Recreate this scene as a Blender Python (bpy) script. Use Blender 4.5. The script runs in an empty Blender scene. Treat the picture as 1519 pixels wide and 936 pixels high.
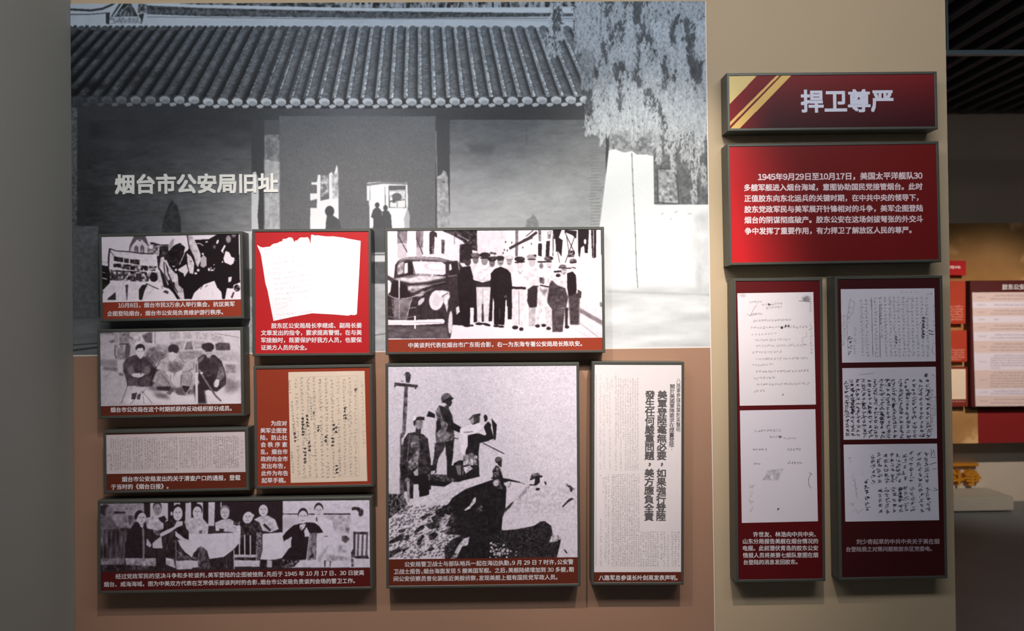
import bpy, bmesh, math, random
import numpy as np
from mathutils import Vector, Matrix
random.seed(7)
SC = bpy.context.scene
COL = SC.collection
R_ = math.radians

# ---------------------------------------------------------------- camera
F_PX, CAM_D, CAM_H = 1000.0, 2.5, 1.6
YAW, PIT, ROL = R_(1.021), R_(0.414), R_(0.728)
def rotm(y, p, r):
    cy, sy, cp, sp, cr, sr = math.cos(y), math.sin(y), math.cos(p), math.sin(p), math.cos(r), math.sin(r)
    return (np.array([[cy,0,sy],[0,1,0],[-sy,0,cy]]) @ np.array([[1,0,0],[0,cp,-sp],[0,sp,cp]])
            @ np.array([[cr,-sr,0],[sr,cr,0],[0,0,1]]))
CM = rotm(YAW, PIT, ROL)                       # (right, down, forward) camera -> (right, down, forward) room
cam = bpy.data.cameras.new('camera')
cam.sensor_width = 36.0
cam.lens = 36.0 * F_PX / 1519.0
cam.clip_end = 60
cam_o = bpy.data.objects.new('camera', cam)
COL.objects.link(cam_o)
def w3(v): return Vector((v[0], v[2], -v[1]))
ax, ay, az = w3(CM @ np.array([1,0,0])), w3(CM @ np.array([0,-1,0])), w3(CM @ np.array([0,0,-1]))
m4 = Matrix((ax, ay, az)).transposed().to_4x4()
m4.translation = Vector((0, -CAM_D, CAM_H))
cam_o.matrix_world = m4
cam.dof.use_dof = True
cam.dof.focus_distance = 2.46
cam.dof.aperture_fstop = 2.2
SC.camera = cam_o

# ---------------------------------------------------------------- light and exposure
SC.view_settings.view_transform = 'Standard'
SC.view_settings.look = 'None'
SC.view_settings.gamma = 1.0
SC.view_settings.exposure = 0.0
world = bpy.data.worlds.new('world')
SC.world = world
world.use_nodes = True
world.node_tree.nodes['Background'].inputs[0].default_value = (0.80, 0.88, 1.0, 1)
world.node_tree.nodes['Background'].inputs[1].default_value = 0.03

def spot(name, loc, target, energy, color, cone, blend, radius=0.02):
    l = bpy.data.lights.new(name, 'SPOT')
    l.energy, l.color, l.spot_size, l.spot_blend, l.shadow_soft_size = energy, color, R_(cone), blend, radius
    o = bpy.data.objects.new(name, l)
    o.location = loc
    o.rotation_euler = (Vector(target) - Vector(loc)).to_track_quat('-Z', 'Y').to_euler()
    COL.objects.link(o)
def area(name, loc, target, energy, color, sx, sy):
    l = bpy.data.lights.new(name, 'AREA')
    l.shape = 'RECTANGLE'
    l.energy, l.color, l.size, l.size_y = energy, color, sx, sy
    o = bpy.data.objects.new(name, l)
    o.location = loc
    o.rotation_euler = (Vector(target) - Vector(loc)).to_track_quat('-Z', 'Y').to_euler()
    COL.objects.link(o)
WARM = (1.0, 0.90, 0.80)
spot('spotlight_right', (0.62, -1.50, 3.08), (0.52, 0, 1.86), 101, (1.0, 0.944, 0.813), 40, 0.75)
spot('fill_right_low', (0.62, -1.50, 3.08), (0.64, 0, 1.22), 134, (1.0, 0.88, 0.79), 38, 0.9)  # added second cone at the right spot, stretches its pool down the wall
spot('spotlight_left', (-0.50, -1.50, 3.08), (-0.46, 0, 1.80), 34, (1.0, 0.95, 0.93), 54, 1.0)
spot('fill_left_low', (-0.50, -1.50, 3.08), (-0.44, 0, 1.08), 165, (1.0, 0.88, 0.80), 60, 1.0)  # added second cone at the left spot, brightens the lower wall
spot('spotlight_hall', (3.5, -0.1, 3.1), (4.0, 2.95, 1.05), 390, (1.0, 0.86, 0.74), 40, 0.9)
area('hall_fill', (0.0, -1.9, 3.2), (0, 0, 1.9), 60, (0.96, 0.98, 1.0), 4.0, 0.4)  # unseen soft fill, added for the general brightness of the hall

# ---------------------------------------------------------------- photo pixel -> point on a plane facing the room
def PX(px, py, Y=0.0):
    d = CM @ np.array([(px - 759.5) / F_PX, (py - 468.0) / F_PX, 1.0])
    t = (Y + CAM_D) / d[2]
    return (d[0] * t, CAM_H - d[1] * t)

# ---------------------------------------------------------------- materials
def s2l(c): return c / 12.92 if c <= 0.04045 else ((c + 0.055) / 1.055) ** 2.4
def rgb(r, g, b): return (s2l(r / 255), s2l(g / 255), s2l(b / 255), 1)
MATS = {}
def mat(name, col, rough=0.5, metal=0.0, var=0.0, scale=8.0, bump=0.0, bscale=200.0, stretch=None, spec=0.5, detail=4.0):
    if name in MATS: return MATS[name]
    m = bpy.data.materials.new(name); m.use_nodes = True
    nt = m.node_tree; b = nt.nodes['Principled BSDF']
    b.inputs['Base Color'].default_value = col
    b.inputs['Roughness'].default_value = rough
    b.inputs['Metallic'].default_value = metal
    b.inputs['Specular IOR Level'].default_value = spec
    tc = nt.nodes.new('ShaderNodeTexCoord')
    mp = nt.nodes.new('ShaderNodeMapping')
    if stretch: mp.inputs['Scale'].default_value = stretch
    nt.links.new(tc.outputs['Object'], mp.inputs[0])
    if var > 0:
        n = nt.nodes.new('ShaderNodeTexNoise'); n.inputs['Scale'].default_value = scale; n.inputs['Detail'].default_value = detail
        r = nt.nodes.new('ShaderNodeValToRGB')
        r.color_ramp.elements[0].position = 0.3; r.color_ramp.elements[1].position = 0.7
        r.color_ramp.elements[0].color = tuple(c * (1 - var) for c in col[:3]) + (1,)
        r.color_ramp.elements[1].color = tuple(min(1, c * (1 + var)) for c in col[:3]) + (1,)
        nt.links.new(mp.outputs[0], n.inputs['Vector']); nt.links.new(n.outputs[0], r.inputs[0])
        nt.links.new(r.outputs[0], b.inputs['Base Color'])
    if bump > 0:
        n = nt.nodes.new('ShaderNodeTexNoise'); n.inputs['Scale'].default_value = bscale
        bp = nt.nodes.new('ShaderNodeBump'); bp.inputs['Strength'].default_value = bump; bp.inputs['Distance'].default_value = 0.001
        nt.links.new(mp.outputs[0], n.inputs['Vector']); nt.links.new(n.outputs[0], bp.inputs['Height'])
        nt.links.new(bp.outputs[0], b.inputs['Normal'])
    MATS[name] = m
    return m
def img_mat(name, arr, rough=0.5, spec=0.2):
    """flat print: a picture computed by this script, laid on a real sheet"""
    h, w = arr.shape[:2]
    im = bpy.data.images.new(name, w, h)
    px = np.ones((h, w, 4), np.float32)
    px[..., :3] = np.clip(arr[::-1], 0, 255) / 255.0
    im.pixels.foreach_set(px.ravel()); im.update(); im.pack()
    m = bpy.data.materials.new(name); m.use_nodes = True
    nt = m.node_tree; b = nt.nodes['Principled BSDF']
    t = nt.nodes.new('ShaderNodeTexImage'); t.image = im; t.extension = 'EXTEND'
    nt.links.new(t.outputs[0], b.inputs['Base Color'])
    b.inputs['Roughness'].default_value = rough
    b.inputs['Specular IOR Level'].default_value = spec
    return m
M_FRAME = mat('frame_metal', rgb(84, 85, 79), 0.42, 0.25, 0.04, 30)
M_SIDE = mat('frame_side', rgb(84, 84, 78), 0.5, 0.2, 0.05, 20)
M_TXT = mat('white_lettering', rgb(232, 226, 230), 0.6, spec=0.2)
M_TXTG = mat('grey_lettering', rgb(95, 90, 92), 0.6, spec=0.2)
M_CREAM = mat('cream_wall_paint', rgb(189, 168, 140), 0.85, 0, 0.02, 3, 0.15, 350, spec=0.2)

# ---------------------------------------------------------------- mesh helpers
def link(name, me, m, parent=None):
    o = bpy.data.objects.new(name, me); COL.objects.link(o)
    if m: me.materials.append(m)
    if parent: o.parent = parent
    return o
def tag(o, label, cat, group=None):
    o['label'] = label; o['category'] = cat
    if group: o['group'] = group
    return o
def struct(o): o['kind'] = 'structure'; return o
def box_bm(bm, x0, x1, y0, y1, z0, z1):
    v = [bm.verts.new((x, y, z)) for x in (x0, x1) for y in (y0, y1) for z in (z0, z1)]
    for f in ((0,1,3,2),(4,6,7,5),(0,4,5,1),(2,3,7,6),(0,2,6,4),(1,5,7,3)): bm.faces.new([v[i] for i in f])
def box(name, x0, x1, y0, y1, z0, z1, m, parent=None, bev=0.0):
    bm = bmesh.new(); box_bm(bm, x0, x1, y0, y1, z0, z1)
    bmesh.ops.recalc_face_normals(bm, faces=bm.faces)
    if bev: bmesh.ops.bevel(bm, geom=bm.edges[:], offset=bev, segments=2, affect='EDGES')
    me = bpy.data.meshes.new(name); bm.to_mesh(me); bm.free()
    return link(name, me, m, parent)
def sheet(name, pts, y, th, m, parent, uvbox=None):
    """thin sheet: outline pts (u, w) in the thing's plane, front at y, thickness th"""
    n = len(pts)
    vs = [(u, y, w) for u, w in pts] + [(u, y + th, w) for u, w in pts]
    a = sum(pts[i][0] * pts[(i+1) % n][1] - pts[(i+1) % n][0] * pts[i][1] for i in range(n))
    idx = list(range(n)) if a > 0 else list(range(n))[::-1]
    fs = [tuple(idx)] + [tuple(n + i for i in idx[::-1])]
    fs += [(idx[i], n + idx[i], n + idx[(i+1) % n], idx[(i+1) % n]) for i in range(n)]
    me = bpy.data.meshes.new(name); me.from_pydata(vs, [], fs); me.shade_flat(); me.update()
    if uvbox:
        uv = me.uv_layers.new(name='UVMap'); u0, u1, w0, w1 = uvbox
        for l in me.loops:
            c = me.vertices[l.vertex_index].co
            uv.data[l.index].uv = ((c.x - u0) / (u1 - u0), (c.z - w0) / (w1 - w0))
    return link(name, me, m, parent)

# ---------------------------------------------------------------- a panel's own plane
class Plane:
    """(u, w) metres in a sheet that hangs in the room; px() gives its own coordinates for a photo pixel"""
    def __init__(s, ox, oz, ang, Y): s.ox, s.oz, s.a, s.Y = ox, oz, ang, Y
    def px(s, x, y):
        X, Z = PX(x, y, s.Y); X -= s.ox; Z -= s.oz
        c, n = math.cos(s.a), math.sin(s.a)
        return (c * X + n * Z, -n * X + c * Z)

# ---------------------------------------------------------------- writing
RING = ((0, 0), (-1, -1), (1, -1), (-1, 1), (1, 1))
GLY = {}
def glyph(ch):
    if ch not in GLY:
        c = bpy.data.curves.new('lettering', 'FONT'); c.body = ch; c.resolution_u = 2
        o = bpy.data.objects.new('lettering', c); COL.objects.link(o)
        dg = bpy.context.evaluated_depsgraph_get(); dg.update()
        me = bpy.data.meshes.new_from_object(o.evaluated_get(dg))
        v = np.array([(q.co.x, q.co.y) for q in me.vertices]).reshape(-1, 2); f = [tuple(p.vertices) for p in me.polygons if p.normal.z > 0 and p.area > 1e-7]
        bpy.data.objects.remove(o); bpy.data.curves.remove(c); bpy.data.meshes.remove(me)
        GLY[ch] = (v, f)
    return GLY[ch]
def glyphs(body):
    V, Fc, x = [], [], 0.0
    for ch in body:
        if ch == ' ': x += 0.28; continue
        adv, dx = 1.0, 0.0
        if ch.isdigit(): ch = chr(ord(ch) - 48 + 0xFF10); adv, dx = 0.57, -0.215      # grotesque figures, set close
        elif ch == ',': ch = '，'; adv = 0.5
        v, f = glyph(ch); b = len(V)
        V += [(p[0] + x + dx, p[1]) for p in v]; Fc += [tuple(b + i for i in g) for g in f]; x += adv
    return np.array(V), Fc
def text(name, pl, parent, lines, y, m, bold=0.012, th=0.0, asp=1.0, vert=False, chh=None, full=True):
    """lines: (string, xl, yl, xr, yr) centre line of the writing between its two ends, in photo pixels"""
    V, Fc = [], []
    for s, xl, yl, xr, yr in lines:
        if not vert:
            v, f = glyphs(s)
            a = np.array(pl.px(xl, yl)); b = np.array(pl.px(xr, yr)); d = b - a; L = np.hypot(*d); d /= L
            x0, x1 = v[:, 0].min(), v[:, 0].max(); k = L / (x1 - x0)
            for j, (bx, by) in enumerate(RING if bold > 0 else RING[:1]):
                q = a + np.outer((v[:, 0] - x0 + bx * bold) * k, d) + np.outer((v[:, 1] - 0.38 + by * bold) * k * asp, np.array([-d[1], d[0]]))
                base = len(V); V += [(p[0], y - j * 1.5e-5, p[1]) for p in q]; Fc += [tuple(base + i for i in g) for g in f]
        else:
            n = len(s); wpx = chh
            for i, ch in enumerate(s):
                v, f = glyphs(ch)
                t = (i + 0.5) / n
                cx, cy = xl + (xr - xl) * t, yl + (yr - yl) * t
                a = np.array(pl.px(cx, cy)); kx = wpx / F_PX * CAM_D; ky = (yr - yl) / n / F_PX * CAM_D * 1.02
                off = (0.3, 0.3) if ch in '，。：' else (0, 0)
                for j, (bx, by) in enumerate(RING if bold > 0 else RING[:1]):
                    q = np.stack([a[0] + (v[:, 0] - 0.5 + off[0] + bx * bold) * kx, a[1] + (v[:, 1] - 0.38 + off[1] + by * bold) * ky], 1)
                    base = len(V); V += [(p[0], y - j * 1.5e-5, p[1]) for p in q]; Fc += [tuple(base + i for i in g) for g in f]
    me = bpy.data.meshes.new(name); me.from_pydata(V, [], Fc); me.shade_flat(); me.update()
    if me.polygons and sum(p.normal.y * p.area for p in me.polygons) > 0: me.flip_normals()
    if th > 0:
        bm = bmesh.new(); bm.from_mesh(me)
        r = bmesh.ops.extrude_face_region(bm, geom=bm.faces[:])
        for e in r['geom']:
            if isinstance(e, bmesh.types.BMVert): e.co.y += th
        bmesh.ops.recalc_face_normals(bm, faces=bm.faces); bm.to_mesh(me); bm.free()
    return link(name, me, m, parent)

# ---------------------------------------------------------------- picture maker (numpy)
RNG = np.random.default_rng(5)
def blur(a, r):
    r = int(round(r))
    if r < 1: return a
    for ax_ in (0, 1):
        for _ in range(2):
            n = a.shape[ax_]
            pad = [(0, 0)] * a.ndim; pad[ax_] = (r + 1, r)
            c = np.cumsum(np.pad(a, pad, mode='edge'), axis=ax_, dtype=np.float64)
            sl = lambda i, j: tuple(slice(i, j) if k == ax_ else slice(None) for k in range(a.ndim))
            a = ((c[sl(2 * r + 1, None)] - c[sl(0, n)]) / (2 * r + 1)).astype(np.float32)
    return a
def vnoise(h, w, sx, sy, rng=RNG):
    gy, gx = int(h / sy) + 3, int(w / sx) + 3
    g = rng.random((gy, gx)).astype(np.float32)
    y = np.arange(h) / sy; x = np.arange(w) / sx
    yi = y.astype(int); xi = x.astype(int); fy = (y - yi); fx = (x - xi)
    fy = (fy * fy * (3 - 2 * fy))[:, None]; fx = (fx * fx * (3 - 2 * fx))[None]
    a = g[yi][:, xi]; b = g[yi][:, xi + 1]; c = g[yi + 1][:, xi]; d = g[yi + 1][:, xi + 1]
    return (a * (1 - fx) + b * fx) * (1 - fy) + (c * (1 - fx) + d * fx) * fy
def fbm(h, w, sx, sy, o=4):
    r = 0; k = 1; t = 0
    for i in range(o):
        r = r + k * vnoise(h, w, max(1.2, sx / 2 ** i), max(1.2, sy / 2 ** i)); t += k; k *= 0.55
    return r / t
class Pic:
    def __init__(s, pl, corners, res, base=230):
        """pl: Plane; corners: photo-pixel outline of the sheet; res: texels per photo pixel"""
        s.pl = pl; uw = np.array([pl.px(*c) for c in corners])
        s.u0, s.w0 = uw.min(0); s.u1, s.w1 = uw.max(0)
        s.k = res * F_PX / (CAM_D + pl.Y)
        s.W = max(4, int((s.u1 - s.u0) * s.k)); s.H = max(4, int((s.w1 - s.w0) * s.k))
        s.a = np.full((s.H, s.W), base, np.float32); s.res = res; s.z()
        s.box = (s.u0, s.u1, s.w0, s.w1)
        # affine-projective map, sampled
    def z(s, x0=0, y0=0, sc=1): s.zx, s.zy, s.zs = x0, y0, sc; return s
    def t(s, x, y):
        u, w = s.pl.px(s.zx + x / s.zs, s.zy + y / s.zs)
        return (u - s.u0) * s.k, (s.w1 - w) * s.k
    def pts(s, f): return [s.t(f[i], f[i + 1]) for i in range(0, len(f), 2)]
    def mask(s, q, soft):
        soft = soft * 0.6
        q = np.array(q); r = soft * s.res
        x0 = int(max(0, q[:, 0].min() - 2 * r - 1)); x1 = int(min(s.W, q[:, 0].max() + 2 * r + 2))
        y0 = int(max(0, q[:, 1].min() - 2 * r - 1)); y1 = int(min(s.H, q[:, 1].max() + 2 * r + 2))
        if x1 <= x0 or y1 <= y0: return None
        yy = np.arange(y0, y1) + 0.5; xx = (np.arange(x0, x1) + 0.5)[None]
        m = np.zeros((y1 - y0, x1 - x0), bool)
        for i in range(len(q)):
            (ax_, ay_), (bx, by) = q[i], q[(i + 1) % len(q)]
            if ay_ == by: continue
            c = (ay_ > yy) != (by > yy)
            if not c.any(): continue
            xi = ax_ + (yy - ay_) * (bx - ax_) / (by - ay_)
            m ^= c[:, None] & (xx < xi[:, None])
        m = m.astype(np.float32)
        if r >= 1: m = blur(m, r)
        return (slice(y0, y1), slice(x0, x1)), m
    def P(s, v, *f, soft=0, al=1.0, tex=0, ts=(4, 4)):
        r = s.mask(s.pts(f), soft)
        if r is None: return s
        sl, m = r; m = m * al; val = v
        if tex: val = v + 2.2 * tex * (fbm(m.shape[0], m.shape[1], ts[0] * s.res, ts[1] * s.res, 3) - 0.5) * 2
        s.a[sl] = s.a[sl] * (1 - m) + val * m
        return s
    def E(s, v, cx, cy, rx, ry, rot=0, soft=0, al=1.0, tex=0, ts=(4, 4)):
        c, n = math.cos(R_(rot)), math.sin(R_(rot)); f = []
        for i in range(20):
            a = i * math.pi / 10; x, y = rx * math.cos(a), ry * math.sin(a)
            f += [cx + c * x - n * y, cy + n * x + c * y]
        return s.P(v, *f, soft=soft, al=al, tex=tex, ts=ts)
    def L(s, v, wd, *f, soft=0, al=1.0):
        p = [(f[i], f[i + 1]) for i in range(0, len(f), 2)]
        for (x0, y0), (x1, y1) in zip(p, p[1:]):
            d = math.hypot(x1 - x0, y1 - y0) or 1; nx, ny = -(y1 - y0) / d * wd / 2, (x1 - x0) / d * wd / 2
            s.P(v, x0 + nx, y0 + ny, x1 + nx, y1 + ny, x1 - nx, y1 - ny, x0 - nx, y0 - ny, soft=soft, al=al)
        return s
    def G(s, amp, sx, sy=None, o=3):
        s.a += amp * (fbm(s.H, s.W, sx * s.res, (sy or sx) * s.res, o) - 0.5) * 2; return s
    def strokes(s, seg, val, rad=0.5, al=1.0):
        """seg: (n,4) photo/zoom coords; all strokes splatted at once"""
        seg = np.asarray(seg, float)
        if len(seg) == 0: return s
        o = np.array(s.t(0, 0)); ex = np.array(s.t(100, 0)); ey = np.array(s.t(0, 100)); e2 = np.array(s.t(*seg[:, :2].mean(0)))
        c0 = seg[:, :2].mean(0)
        o = np.array(s.t(*c0)); jx = (np.array(s.t(c0[0] + 10, c0[1])) - o) / 10; jy = (np.array(s.t(c0[0], c0[1] + 10)) - o) / 10
        A = o + (seg[:, :1] - c0[0]) * jx + (seg[:, 1:2] - c0[1]) * jy
        B = o + (seg[:, 2:3] - c0[0]) * jx + (seg[:, 3:4] - c0[1]) * jy
        n = int(min(60, np.hypot(*(B - A).T).max() * 1.5 + 2))
        t = np.linspace(0, 1, n)[None, :, None]
        q = (A[:, None] * (1 - t) + B[:, None] * t)
        v = np.broadcast_to(np.reshape(val, (-1, 1)), q.shape[:2]).ravel() if np.ndim(val) else np.full(q.shape[0] * n, val)
        q = q.reshape(-1, 2); r = rad * s.res; k = int(math.ceil(r))
        for dy in range(-k, k + 1):
            for dx in range(-k, k + 1):
                if dx * dx + dy * dy > r * r + 0.3: continue
                xi = (q[:, 0] + dx).astype(int); yi = (q[:, 1] + dy).astype(int)
                ok = (xi >= 0) & (xi < s.W) & (yi >= 0) & (yi < s.H)
                s.a[yi[ok], xi[ok]] = s.a[yi[ok], xi[ok]] * (1 - al) + v[ok] * al
        return s
    def hand(s, x0, y0, x1, y1, size, val=50, rad=0.35, vertical=True, dens=1.0, slant=0.0, var=40, lw=5, al=0.9):
        """a run of handwritten characters from one end to the other"""
        L_ = math.hypot(x1 - x0, y1 - y0); n = max(1, int(L_ / (size * 1.12))); seg = []; vals = []
        for i in range(n):
            if random.random() > dens: continue
            t = (i + 0.5) / n; cx = x0 + (x1 - x0) * t; cy = y0 + (y1 - y0) * t; h = size * random.uniform(0.36, 0.5)
            dk = val + random.uniform(-var, var)
            for _ in range(random.randint(lw, lw + 3)):
                k = random.random(); ax_, ay_ = cx + random.uniform(-h, h * .6), cy + random.uniform(-h, h * .8)
                if k < .52: bx, by = ax_ + h * random.uniform(.5, 1.3), ay_ - h * random.uniform(0, .35)
                elif k < .75: bx, by = ax_ + random.uniform(-.1, .1) * h, ay_ + h * random.uniform(.4, 1.0)
                else: bx, by = ax_ + random.choice((-1, 1)) * h * random.uniform(.4, .8), ay_ + h * random.uniform(.4, .8)
                seg.append((ax_, ay_, bx, by)); vals.append(dk)
        if seg: s.strokes(seg, np.array(vals), rad * .62, al * .85)
        return s
    def rgbout(s, dark=(22, 14, 17), light=(248, 237, 252), grain=4, sm=1, con=0.0, grit=0):
        a = s.a
        if grit:
            e = np.clip(1 - np.abs(a / 127.5 - 1) ** 2, .12, 1)
            a = a + e * (grit * 2.6 * (fbm(s.H, s.W, 2.2 * s.res, 2.2 * s.res, 2) - .5) + grit * 1.6 * (fbm(s.H, s.W, 7 * s.res, 7 * s.res, 3) - .5))
        a = blur(a, sm) if sm else a
        t = np.clip(a / 255, 0, 1)
        if con: t = t + con * (t * t * (3 - 2 * t) - t)
        if grain: t = np.clip(t + grain / 255 * RNG.standard_normal(t.shape), 0, 1)
        t = t[..., None]
        return np.array(dark) * (1 - t) + np.array(light) * t

# ================================================================ THE SETTING
XL, XC, XR = PX(105, 3)[0], PX(1050, 300)[0], 1.690          # left corner, mural edge, end of the partition
Z_CEIL, Z_TOP = 3.32, 3.32
M_FLOOR = mat('dark_floor_tiles', rgb(100, 104, 106), 0.45, 0, 0.10, 2.5, 0.1, 60)
M_GREYW = mat('grey_wall_paint', rgb(150, 148, 142), 0.9, 0, 0.02, 2, 0.12, 400, spec=0.2)
M_DARK = mat('ceiling_black_paint', rgb(34, 34, 37), 0.8, spec=0.2)
M_SLAT = mat('ceiling_slat_paint', rgb(105, 105, 108), 0.7, spec=0.2)
M_FARUP = mat('far_upper_wall_paint', rgb(190, 168, 150), 0.85, 0, 0.05, 2, spec=0.2)
M_BASE = mat('far_base_paint', rgb(196, 184, 168), 0.8, 0, 0.02, 3, spec=0.2)

struct(box('floor', -2.6, 8.0, -3.4, 4.2, -0.10, 0.0, M_FLOOR))
ceil = struct(box('ceiling', -2.6, 8.0, -3.4, 4.2, Z_CEIL, Z_CEIL + 0.1, M_DARK))
sl_me = None
for i in range(40):
    x = 1.75 + i * 0.155
    if sl_me is None:
        s = box('ceiling_slat', -0.022, 0.022, -3.3, 2.9, Z_CEIL - 0.08, Z_CEIL, M_SLAT, ceil); sl_me = s.data
    else:
        s = s.copy(); COL.objects.link(s)
    s.location.x = x
struct(box('wall_back', XL - 0.2, XR, 0.0, 0.16, 0.0, Z_TOP, M_CREAM))
struct(box('wall_left', XL - 0.2, XL, -3.4, 0.0, 0.0, Z_TOP, M_GREYW))
# track rail across the dark ceiling
x0, z0 = PX(1404, 79, 0.9); x1, z1 = PX(1519, 77, 0.9)
tr = box('track_rail', 1.75, 7.0, 0.89, 0.91, z0 - 0.012, z0 + 0.012, mat('rail_paint', rgb(120, 140, 148), 0.4, 0.3))
tag(tr, 'thin pale lighting track running across the dark slatted ceiling', 'light track')
for i in range(4):
    box('hanger_rod', 2.3 + i * 1.3, 2.31 + i * 1.3, 0.895, 0.905, z0 + 0.012, Z_CEIL - 0.0, MATS['rail_paint'], tr)

# ---- the mural print on the partition
YM = -0.004
mural = bpy.data.objects.new('wall_mural', None); COL.objects.link(mural)
zline = 0.5 * (PX(1054, 515, YM)[1] + PX(114, 526, YM)[1])
XL2 = XL + 0.001
mural.location = (0, 0, 0)
tag(mural, 'wall-wide black and white mural of a tiled-roof courtyard building above a plain brown band', 'mural')
plm = Plane(0, 0, 0.0, YM)
ztop = PX(600, 3.5, YM)[1]
def W(px, pz): return px, pz
pic = Pic(plm, [(103, 3), (1055, 1), (1060, 520), (110, 530)], 2.0, 150)
pic.u0, pic.u1, pic.w0, pic.w1 = XL2, XC, zline, ztop
pic.W = int((XC - XL2) * pic.k); pic.H = int((ztop - zline) * pic.k); pic.a = np.full((pic.H, pic.W), 150, np.float32)
pic.box = (XL2, XC, zline, ztop)
def paint_mural(c):
    H, W_ = c.a.shape
    # pixel grid in photo coordinates (affine fit)
    o = np.array(c.t(580, 260)); jx = (np.array(c.t(1040, 260)) - np.array(c.t(120, 260))) / 920; jy = (np.array(c.t(580, 500)) - np.array(c.t(580, 20))) / 480
    J = np.linalg.inv(np.array([jx, jy]).T)
    gy, gx = np.mgrid[0:H, 0:W_].astype(np.float32)
    dx, dy = gx - o[0], gy - o[1]
    X = 580 + J[0, 0] * dx + J[0, 1] * dy; Y = 260 + J[1, 0] * dx + J[1, 1] * dy
    c.a[:] = 190 + 22 * (fbm(H, W_, 60, 40) - .5)
    # ridge and things above the roof
    c.P(70, 268, 2, 860, 2, 860, 10, 560, 12, 400, 9, 268, 6, tex=70, ts=(5, 6))
    for i in range(60):
        x = random.uniform(500, 850); c.L(175, random.uniform(1, 4), x, 1, x + random.uniform(-3, 3), 11, soft=.4, al=.8)
    c.P(200, 220, 3, 300, 8, 560, 12, 860, 12, 860, 18, 560, 17, 220, 8)
    c.P(58, 218, 8, 300, 12, 490, 16, 600, 17, 850, 20, 850, 24, 600, 27, 490, 26, 300, 24, 218, 21, soft=.5, tex=30, ts=(3, 3))
    for i in range(210):
        x = 222 + i * 3; y = 16 + (x - 222) * .022; c.L(118, 1.0, x, y + 3, x + 2.4, y - 2, al=.6)
    c.L(95, 1, 218, 25, 500, 28, 860, 27, soft=.3)
    c.L(40, 3.2, 104, 14, 135, 15.5, 152, 13, 166, 7, 171, 3, soft=.4); c.L(60, 1.4, 104, 21.5, 130, 21.5, 160, 19, soft=.3)
    c.P(36, 157, 20, 163, 18, 162, 36, 157, 36); c.P(36, 206, 21, 214, 20, 210, 36, 207, 36)
    c.P(52, 164, 25, 178, 3, 193, 3, 205, 24, tex=30); c.L(200, 2, 168, 25, 182, 5, soft=.4); c.L(160, 1.2, 175, 22, 190, 8)
    for i in range(5): c.L(175, 1, 176 + i * 5, 12 + i * 2, 172 + i * 6, 24, soft=.3)
    c.P(150, 162, 26, 208, 26, 210, 34, 165, 35, tex=40, ts=(3, 3))
    c.P(90, 205, 5, 218, 7, 218, 19, 204, 19, tex=60, ts=(3, 3))
    # tiled roof: columns of half-round tiles running to one vanishing point
    top = 39 + 0 * X; bot = 152 - (X > 600) * (X - 600) * .012
    t = (Y - top) / (bot - top)
    xt = 619.6 + (X - 619.6) / (1 + .225 * t)
    ph = (xt - 619.6) / 17.55; f = ph - np.floor(ph); cid = np.floor(ph)
    left = np.clip((430 - X) / 330, 0, 1)               # 1 at the far left
    hsh = np.sin(cid * 12.9898) * 43758.5; hsh = hsh - np.floor(hsh)
    g1 = fbm(H, W_, 14, 10); g2 = vnoise(H, W_, 5, 3.2); g3 = vnoise(H, W_, 9, 2.6)
    body = np.exp(-((f - .56) / .27) ** 4)
    rib = np.sin((Y + 1.2 * np.cos((f - .5) * 5) * 3 + hsh * 9) * 2.0) * .5 + .5
    shade = 96 + 30 * (.5 - f) * 2 - 8 * left
    ridge = shade + 34 * (g2 - .5) + 46 * (g1 - .5) + (16 + 16 * t) * (rib - .5) + 26 * (g3 - .5)
    gut_r = np.where(f < .28, 128 + 90 * (g2 - .45) * (rib), 40)
    gut = gut_r * (1 - left) + 26 * left
    gut = np.where((X < 520) & (f < .22), gut * np.clip((X - 330) / 190, .2, 1), gut)
    roof = ridge * body + gut * (1 - body)
    # light glints along the left edge of each column
    gl = np.exp(-((f - .22) / .07) ** 2) * (g2 > .55) * np.clip((X - 240) / 200, 0, 1)
    roof = roof + 95 * gl * (0.3 + .7 * t)
    dk = np.clip((fbm(H, W_, 60, 30) - .42) * 3.4, 0, 1) * np.clip((300 - X) / 120, 0, 1) * np.clip((t - .1) * 1.6, 0, 1)
    roof = roof * (1 - .72 * dk)
    roof = (roof - 96) * 1.12 + 96; roof = roof * (0.74 + .30 * np.clip((X - 100) / 300, 0, 1))
    m = ((t > 0) & (t < 1) & (X < 915)).astype(np.float32); m = blur(m, 1)
    c.a[:] = c.a * (1 - m) + roof * m
    c.a[:] = np.where((t >= 1) & (Y < bot + 14) & (X < 905), 40, c.a)
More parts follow.
